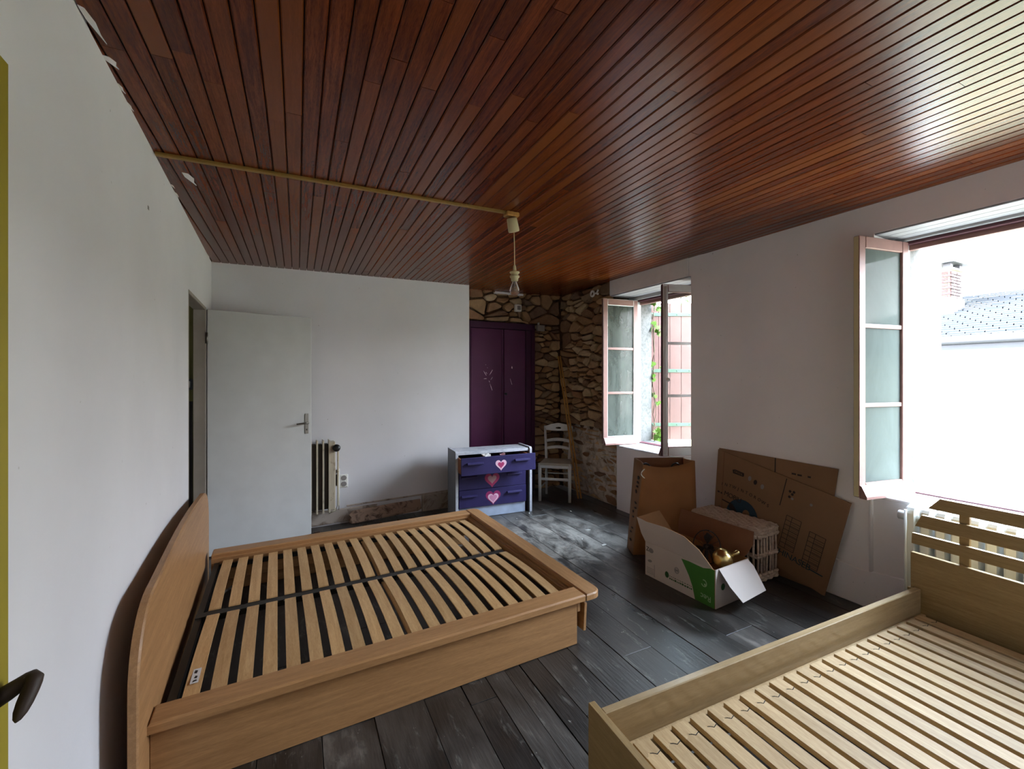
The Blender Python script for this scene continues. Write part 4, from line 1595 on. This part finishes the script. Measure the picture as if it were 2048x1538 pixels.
text_mesh('Rec', .052, 'lettering', 'inkl', cx_, Matrix.Translation((-th - .0013, .062, .048)) @ Rz @ Matrix.Rotation(pi, 4, 'Z'))
m = MB()
p = ell(.075, .135, .022, .024, 16)
q = ell(.075, .135, .016, .018, 16)
for k in range(3, 15):
    m.slab([p[k], p[(k + 1) % 16], q[(k + 1) % 16], q[k]], .0008, .0016, fn=sd)
m.slab(ell(.068, .128, .007, .007, 8), .0008, .0016, fn=sd)
m.build('print_swirl', 'inkl', cx_)
MB().slab(ell(.075, .125, .02, .022), 0, .0008, fn=lambda u, v, w: (u, -th - w, v)).build('print_dot', 'inkgreen', cx_)


def in_box(x, y, z=0):
    c, s_ = math.cos(bxr), math.sin(bxr)
    return (A.x + x * c - y * s_, A.y + x * s_ + y * c, z)


# contents: a brass bowl lamp with its knob, a dark fan-like disc, dark bundle
o = empty('brass_lamp', in_box(.222, .095, .006))
MB().lathe([(0, .305), (.012, .304), (.030, .298), (.036, .29), (.040, .287), (.052, .277), (.064, .255), (.070, .225), (.066, .19), (.03, .17), (.02, .10), (.03, .02), (.055, .008), (.055, 0), (0, 0)], 24, Matrix.Translation((0, 0, 0))).build('body', 'brass', o)
mm = MB().tube([(.050, -.01, .235), (.075, -.03, .262), (.096, -.045, .276), (.104, -.05, .279)], [.012, .014, .019, .011], 12)
mm.build('arm', 'brass', o)
thing(o, 'shiny brass lamp base with a knobbed arm peeking out of the carton', 'lamp')
o = empty('desk_fan', in_box(.185, .27, .006))
Mf = Matrix.Translation((.10, -.0, .245)) @ Matrix.Rotation(math.radians(-74), 4, 'Y') @ Matrix.Scale(1, 4)
m = MB()
m.tube([tuple(Mf @ Vector((.115 * math.cos(t), .115 * math.sin(t), 0))) for t in [2 * pi * k / 28 for k in range(29)]], .004, 6)
m.build('guard_ring', 'darkobj', o)
m = MB()
for k in range(14):
    t = 2 * pi * k / 14
    m.tube([tuple(Mf @ Vector((.02 * math.cos(t), .02 * math.sin(t), .01))), tuple(Mf @ Vector((.115 * math.cos(t), .115 * math.sin(t), 0)))], .0015, 5)
m.build('guard_wires', 'darkobj', o)
m = MB()
for k in range(3):
    t = 2 * pi * k / 3
    pl = [(.02 * math.cos(t + a) * 1 if r == 0 else r * math.cos(t + a), r * math.sin(t + a) if r else .02 * math.sin(t + a)) for (r, a) in ((.02, 0), (.09, -.35), (.10, .2), (.07, .6))]
    m.slab(pl, -.004, -.001, fn=lambda u, v, w: tuple(Mf @ Vector((u, v, w))))
m.build('blades', 'darkobj', o)
MB().lathe([(0, .02), (.018, .016), (.022, 0), (.022, -.05), (0, -.055)], 14, Mf).build('motor', 'darkobj', o)
MB().tube([(.10, 0, .22), (.09, 0, .02)], .012, 8).lathe([(0, .02), (.05, .016), (.055, 0), (0, 0)], 16, Matrix.Translation((.09, 0, 0))).build('stand', 'darkobj', o)
thing(o, 'dark round wire-guarded fan lying in the carton against the hamper', 'fan')
o = empty('black_bag', in_box(.178, .435, .006))
vs_, fs = [], []
m = MB()
m.lathe([(0, 0), (.10, .0), (.14, .05), (.13, .12), (.08, .175), (.03, .19), (0, .192)], 14, Matrix.Diagonal((1.0, .80, 1, 1)))
m.v = [(x + R.uniform(-.012, .012), y + R.uniform(-.012, .012), z + (R.uniform(-.01, .01) if z > .01 else 0)) for x, y, z in m.v]
m.build('crumpled_body', 'darkobj', o)
thing(o, 'black crumpled bundle filling the back of the white and green carton', 'bag')

# ------------------------------------------------------------------ flattened cardboard against the right wall
def wall_sheet(name, poly, base_d, top_d, h, mats, label):
    """poly in (u along wall, z); leaning: distance from the wall base_d at z=0 to top_d at z=h"""
    o = empty(name, to_world(RW, 0, 0, 0), RW['rz'])
    fn = lambda u, v, w: (-(base_d + (top_d - base_d) * v / h) + .0 - w, u, v)
    MB().slab(poly, 0, .006, .0005, fn=fn).build('board', mats, o)
    thing(o, label, 'cardboard')
    return o, (lambda w0: (lambda u, v, w: fn(u, v, w0 + w)))


def on(pu, t, s):      # printed sheet: t along its top edge from the left corner, s down its left edge
    d1_, d2_ = Vector((-.988, -.209)).normalized(), Vector((.209, -.988)).normalized()
    p = Vector((2.532, .862)) + d1_ * t + d2_ * s
    return (p.x, p.y)


c2, f2 = wall_sheet('cardboard_sheet', [(1.63, .858), (2.53, .872), (2.55, .0), (1.73, .0)], .04, .008, .86, 'card', 'plain flattened cardboard sheet at the back, upright against the white wall')
MB().slab(rect(2.047, 2.055, .70, .865), .0, .0008, fn=f2(.006)).build('seam', 'ink', c2)
m = MB()
for (a, b, z) in ((1.90, 1.93, .765), (1.86, 1.89, .763), (1.80, 1.82, .763)):
    m.slab(rect(a, b, z, z + .012), 0, .0008, fn=f2(.006))
m.build('print_marks', 'ink', c2)
c1, f1 = wall_sheet('cardboard_sheet', [on(0, 0, .0), on(0, 1.01, .0), on(0, 1.01, .672), (2.548, .21)], .075, .018, .86, 'card', 'printed flattened cardboard sheet with a blue globe, tilted in front of the plain one')
ff = f1(.0062)


def P1(pts, mat, nm, t=.0008):
    MB().slab([on(0, a, b) for a, b in pts], 0, t, fn=ff).build(nm, mat, c1)


MB().slab([(2.475, .845), (2.471, .845), (2.475, .24), (2.479, .24)], 0, .0008, fn=ff).build('fold', 'kraftd', c1)
P1(rect(.588, .594, .01, .22), 'ink', 'seam')
P1(ell(.335, .445, .135, .135, 28), 'blue', 'globe')
for pts in ([(.22, .38), (.26, .40), (.30, .44), (.33, .49), (.30, .50), (.26, .45), (.21, .42)], [(.36, .46), (.41, .44), (.47, .43), (.462, .46), (.42, .48), (.40, .53), (.37, .50)]):
    P1(pts, 'ink', 'globe_shade', .0012)
for pts in (ell(.25, .475, .03, .05, 12, .5), ell(.365, .41, .03, .035, 12), ell(.42, .52, .04, .04, 12)):
    P1(pts, 'card', 'globe_land', .0014)


def txt(body, size, t, s, rot, mat, spacing=1.0):
    u, z = on(0, t, s)
    d1_ = Vector((-.988, -.209)).normalized()
    ang = math.atan2(d1_.y, -d1_.x) + rot
    lean = (.018 - .075) / .86
    x = -(.075 + lean * z) - .0072
    M = Matrix.Translation((x, u, z)) @ Matrix.Rotation(math.atan(-lean), 4, 'Y') @ Rz @ Matrix.Rotation(ang, 4, 'Z')
    return text_mesh(body, size, 'lettering', mat, c1, M, spacing=spacing)


arc = 'INTWJNTOROWS'
for k, chx in enumerate(arc):
    t = .11 + .40 * k / (len(arc) - 1)
    a = .22 - .44 * k / (len(arc) - 1)
    s_ = .245 + .02 * ((k - 5.5) / 5.5) ** 2
    txt(chx, .034, t, s_, 0, 'ink')
txt('MOBILI', .055, .225, .330, 0, 'ink', .9)
P1(rect(.14, .25, .385, .395), 'ink', 'print_line')
for (a, b) in ((.085, .105), (.115, .13)):
    P1(rect(a, b, .335, .347), 'ink', 'print_line')
for pts in (ell(.14, .465, .018, .010, 10, .4), ell(.17, .49, .03, .016, 10, .3), ell(.19, .52, .02, .015, 10)):
    P1(pts, 'ink', 'print_blot')
P1([(.17, .115), (.19, .105), (.27, .105), (.275, .125), (.27, .135), (.18, .14)], 'ink', 'print_badge')
txt('OKSOL', .024, .225, .122, 0, 'card')
bpy.context.view_layer.update()
for (a, b, mat) in ((.325, .125, 'inkg'), (.375, .135, 'ink'), (.435, .145, 'inkg')):
    P1(ell(a, b, .014, .02, 10), mat, 'print_mark')
for (a, b, mat) in ((.635, .09, 'ink'), (.662, .085, 'ink'), (.655, .105, 'ink'), (.64, .13, 'ink'), (.662, .135, 'inkg'), (.79, .12, 'inkg')):
    P1(ell(a, b, .010, .010, 8), mat, 'print_spot')
for (t0, s0) in ((.655, .265), (.825, .30)):
    W_, H_ = .105, .24
    m = MB()
    for k in range(8):
        s_ = s0 + H_ * k / 7
        m.slab([on(0, a, b) for a, b in rect(t0, t0 + W_, s_ - .0015, s_ + .0015)], 0, .0008, fn=ff)
    for k in range(15):
        s_ = s0 + .05 + (H_ - .05) * k / 14
        m.slab([on(0, a, b) for a, b in rect(t0 + .045, t0 + W_, s_ - .0008, s_ + .0008)], 0, .0008, fn=ff)
    for a0 in (0, .04, W_):
        m.slab([on(0, a, b) for a, b in rect(t0 + a0 - .0015, t0 + a0 + .0015, s0, s0 + H_)], 0, .0009, fn=ff)
    m.build('printed_table', 'ink', c1)
txt('CHINASEB', .06, .755, .545, 0, 'teal', .95)
P1(rect(.88, .97, .548, .556), 'teal', 'print_line')
P1(rect(.60, .62, .50, .56), 'ink', 'print_mark') if False else None

# ------------------------------------------------------------------ radiators
ra = empty('radiator', to_world(BW, .205, -.098, .17), BW['rz'])
thing(ra, 'old stained enamel radiator half hidden behind the open white door', 'radiator')
sec = MB()
sec.slab([(-.055, .0), (.055, .0), (.06, .02), (.06, .66), (.045, .70), (-.045, .70), (-.06, .66), (-.06, .02)], -.0035, .0035, .001, fn=lambda u, v, w: (w, u, v))
sec.box(-.008, .008, -.062, -.05, .0, .70, 0, .002)
sm1 = sec.mesh('section', 'radw')
core = MB().box(-.02, .02, -.03, .045, .03, .66, 0, .004).mesh('water_column', 'radd')
for k in range(16):
    put('section', sm1, ra, (k * .0545, 0, 0))
    if k < 15:
        put('water_column', core, ra, (k * .0545 + .027, 0, 0))
ex = 15 * .0545
MB().box(ex + .004, ex + .055, -.055, .055, .02, .68, 0, .006).build('end_panel', 'radw', ra)
MB().tube([(ex + .05, .0, .62), (ex + .075, 0, .62), (ex + .085, .0, .60), (ex + .085, 0, .05), (ex + .06, 0, .0), (ex + .0, .0, -.02)], .009, 8).build('feed_pipe', 'radw', ra)
MB().tube([(ex + .098, .03, .40), (ex + .098, .03, -.01)], .006, 8).build('cable_run', 'plastw', ra)
MB().tube([(ex + .03, -.05, .615), (ex + .05, -.058, .62)], .013, 8).build('valve_stem', 'iron', ra)
MB().lathe([(0, -.02), (.02, -.02), (.033, -.012), (.036, .004), (.03, .016), (.012, .02), (0, .02)], 16, Matrix.Translation((ex + .062, -.072, .622)) @ Matrix.Rotation(math.radians(80), 4, 'X')).build('valve_knob', 'black', ra)
for k in (2, 12):
    MB().box(k * .0545 - .02, k * .0545 + .02, .05, .094, .1, .14).build('wall_bracket', 'radw', ra)
po = empty('power_outlet', to_world(BW, 1.172, 0, .43), BW['rz'])
thing(po, 'white double power outlet on the wall right of the old radiator', 'outlet')
MB().box(-.04, .04, -.012, 0, -.065, .065, 0, .004).build('plate', 'plastw', po)
for z in (-.03, .03):
    MB().tube([(0, -.008, z), (0, -.0165, z)], [.027, .025], 16).build('socket', 'inkg', po)
pb = empty('pipe_clip', to_world(BW, 1.112, 0, .455), BW['rz'])
thing(pb, 'dark corroded switch box between the old radiator and the white outlet', 'switch')
MB().box(-.014, .014, -.03, 0, -.065, .05, 0, .006).build('box_body', 'iron', pb)
MB().box(-.008, .012, -.026, 0, .06, .095, 0, .004).build('clip', 'iron', pb)

rb_ = empty('radiator', to_world(RW, -.105, .305, .10), RW['rz'])
thing(rb_, 'white cast-iron radiator under the right window behind the single bed', 'radiator')
s_ = MB()
prof = []
for k in range(9):
    t = pi * k / 8
    prof.append((-.055 * math.cos(t) * 1.0, .60 + .045 * math.sin(t)))
pl = [(-.055, .03)] + prof + [(.055, .03), (.04, .0), (-.04, .0)]
s_.slab(pl, -.021, .021, .009, fn=lambda u, v, w: (u, w, v))
smw = s_.mesh('section', 'radwhite')
hubm = MB().tube([(0, -.035, .57), (0, .035, .57)], .026, 10).tube([(0, -.035, .06), (0, .035, .06)], .026, 10).mesh('hub', 'radwhite')
for k in range(15):
    put('section', smw, rb_, (0, k * .0645, 0))
    put('hub', hubm, rb_, (0, k * .0645 + .03, 0))
for k in (0, 14):
    MB().box(-.03, .03, k * .0645 - .018, k * .0645 + .018, -.10, .01, 0, .005).build('foot', 'radwhite', rb_)
MB().tube([(-.01, 14 * .0645 + .02, .575), (-.015, 14 * .0645 + .055, .575)], .006, 8).build('bleed_screw', 'steel', rb_)
MB().tube([(-.062, 14 * .0645 + .012, .62), (-.062, 14 * .0645 + .012, -.08)], .007, 8).build('feed_pipe', 'radwhite', rb_)
MB().lathe([(0, -.022), (.02, -.022), (.027, -.012), (.027, .012), (.02, .022), (0, .022)], 14, Matrix.Translation((-.03, 14 * .0645 + .075, .06)) @ Matrix.Rotation(pi / 2, 4, 'Y')).build('valve_knob', 'black', rb_)
MB().tube([(-.0, 14 * .0645 + .0, .06), (-.03, 14 * .0645 + .06, .06)], .011, 8).build('valve_stem', 'iron', rb_)

# ------------------------------------------------------------------ ceiling lamp and its cable cover
zc = ceil_z(1.2)
pl_ = empty('pendant_lamp', (1.226, 2.50, zc))
thing(pl_, 'bare clear bulb on a cord hanging from a tilted cream ceiling cup', 'lamp')
MB().box(-.035, .055, -.032, .032, -.030, -.001, 0, .006).build('wooden_block', 'lath', pl_)
Mt = Matrix.Translation((.012, 0, -.035)) @ Matrix.Rotation(math.radians(-16), 4, 'Y') @ Matrix.Rotation(math.radians(8), 4, 'X')
MB().lathe([(.0, .0), (.030, .0), (.033, -.006), (.037, -.078), (.034, -.086), (.008, -.09), (0, -.09)], 20, Mt).build('ceiling_cup', 'cream', pl_)
c0 = Mt @ Vector((0, 0, -.088))
MB().tube([c0, (c0.x + .003, c0.y, -.2), (c0.x + .004, c0.y, -.36)], .0032, 8).build('cord', 'cream', pl_)
bx_, bz_ = c0.x + .004, -.36
MB().lathe([(.004, .03), (.009, .02), (.012, -.004), (.012, -.012), (.031, -.016), (.033, -.022), (.028, -.026), (.024, -.03), (.024, -.04), (.032, -.044), (.031, -.052), (.024, -.058), (.022, -.075), (.016, -.078), (0, -.078)], 18, Matrix.Translation((bx_, c0.y, bz_))).build('socket', 'cream', pl_)
MB().lathe([(.013, -.07), (.014, -.085), (.022, -.105), (.030, -.125), (.031, -.14), (.026, -.158), (.014, -.169), (0, -.172)], 20, Matrix.Translation((bx_, c0.y, bz_))).build('bulb', 'bulb', pl_)
MB().tube([(bx_, c0.y, bz_ - .08), (bx_, c0.y, bz_ - .115)], [.006, .003], 8).build('filament_mount', 'inkg', pl_)
ct = MB()
x0, x1 = -.582, 1.195
ct.add([(x, y, ceil_z(x) + z) for x in (x0, x1) for (y, z) in ((2.487, 0), (2.513, 0), (2.513, -.010), (2.508, -.014), (2.492, -.014), (2.487, -.010))],
       [(k, (k + 1) % 6, 6 + (k + 1) % 6, 6 + k) for k in range(6)] + [(5, 4, 3, 2, 1, 0), (6, 7, 8, 9, 10, 11)])
cto = ct.build('cable_cover', 'trunk')
thing(cto, 'narrow ochre cable cover running across the ceiling to the lamp', 'cable cover')

# ------------------------------------------------------------------ yellow door beside the camera
d2 = empty('door_2', (-.430, .26, 0), math.radians(2.4))
struct(d2)
MB().box(-.04, 0, 0, .842, .01, 2.04, 0, .003).build('door_leaf', 'yellow', d2)
Mh = None
hp_ = [(.0, .797, .922, .0150), (.014, .800, .929, .0142), (.028, .805, .936, .0125), (.037, .808, .940, .0122), (.0425, .8075, .9415, .0124),
       (.0450, .805, .9405, .0124), (.0455, .800, .936, .0122), (.0445, .791, .927, .0118), (.042, .780, .915, .0112), (.040, .770, .905, .0092), (.0385, .763, .898, .0055), (.038, .760, .895, .0012)]
hnd = MB().tube([p[:3] for p in hp_], [p[3] for p in hp_], 14)
hnd.build('lever_handle', 'iron', d2)
MB().box(-.001, .003, .755, .789, .84, 1.0, 0, .001).build('handle_plate', 'iron', d2)

# ------------------------------------------------------------------ plaster flakes lying about on the floor
flk = [((2.26, 4.13), .016, 'pale plaster crumb on the floor at the right front foot of the dresser'),
       ((2.70, 3.98), .012, 'grey-white plaster chip on the floor just in front of the white chair'),
       ((2.52, 3.42), .016, 'pale plaster flake on the worn planks, halfway from the chair to the bed foot'),
       ((2.42, 3.05), .022, 'brightest white plaster flake on the worn planks, nearest the kraft bag'),
       ((2.33, 3.25), .010, 'small pale flake on the floor planks, closest to the corner of the double bed'),
       ((2.05, 4.02), .008, 'tiny pale crumb on the floor below the middle of the dresser front')]
for (x, y), r, lab in flk:
    pl = [(r * 1.6 * math.cos(t) * R.uniform(.6, 1.2), r * .8 * math.sin(t) * R.uniform(.5, 1.1)) for t in [q * 2 * pi / 7 for q in range(7)]]
    o = MB().slab(pl, 0, R.uniform(.002, .004), .001).build('plaster_flake', 'flake', None, (x, y, .0002), (0, 0, R.uniform(0, 3)))
    thing(o, lab, 'flake', 'plaster flakes on the floor')
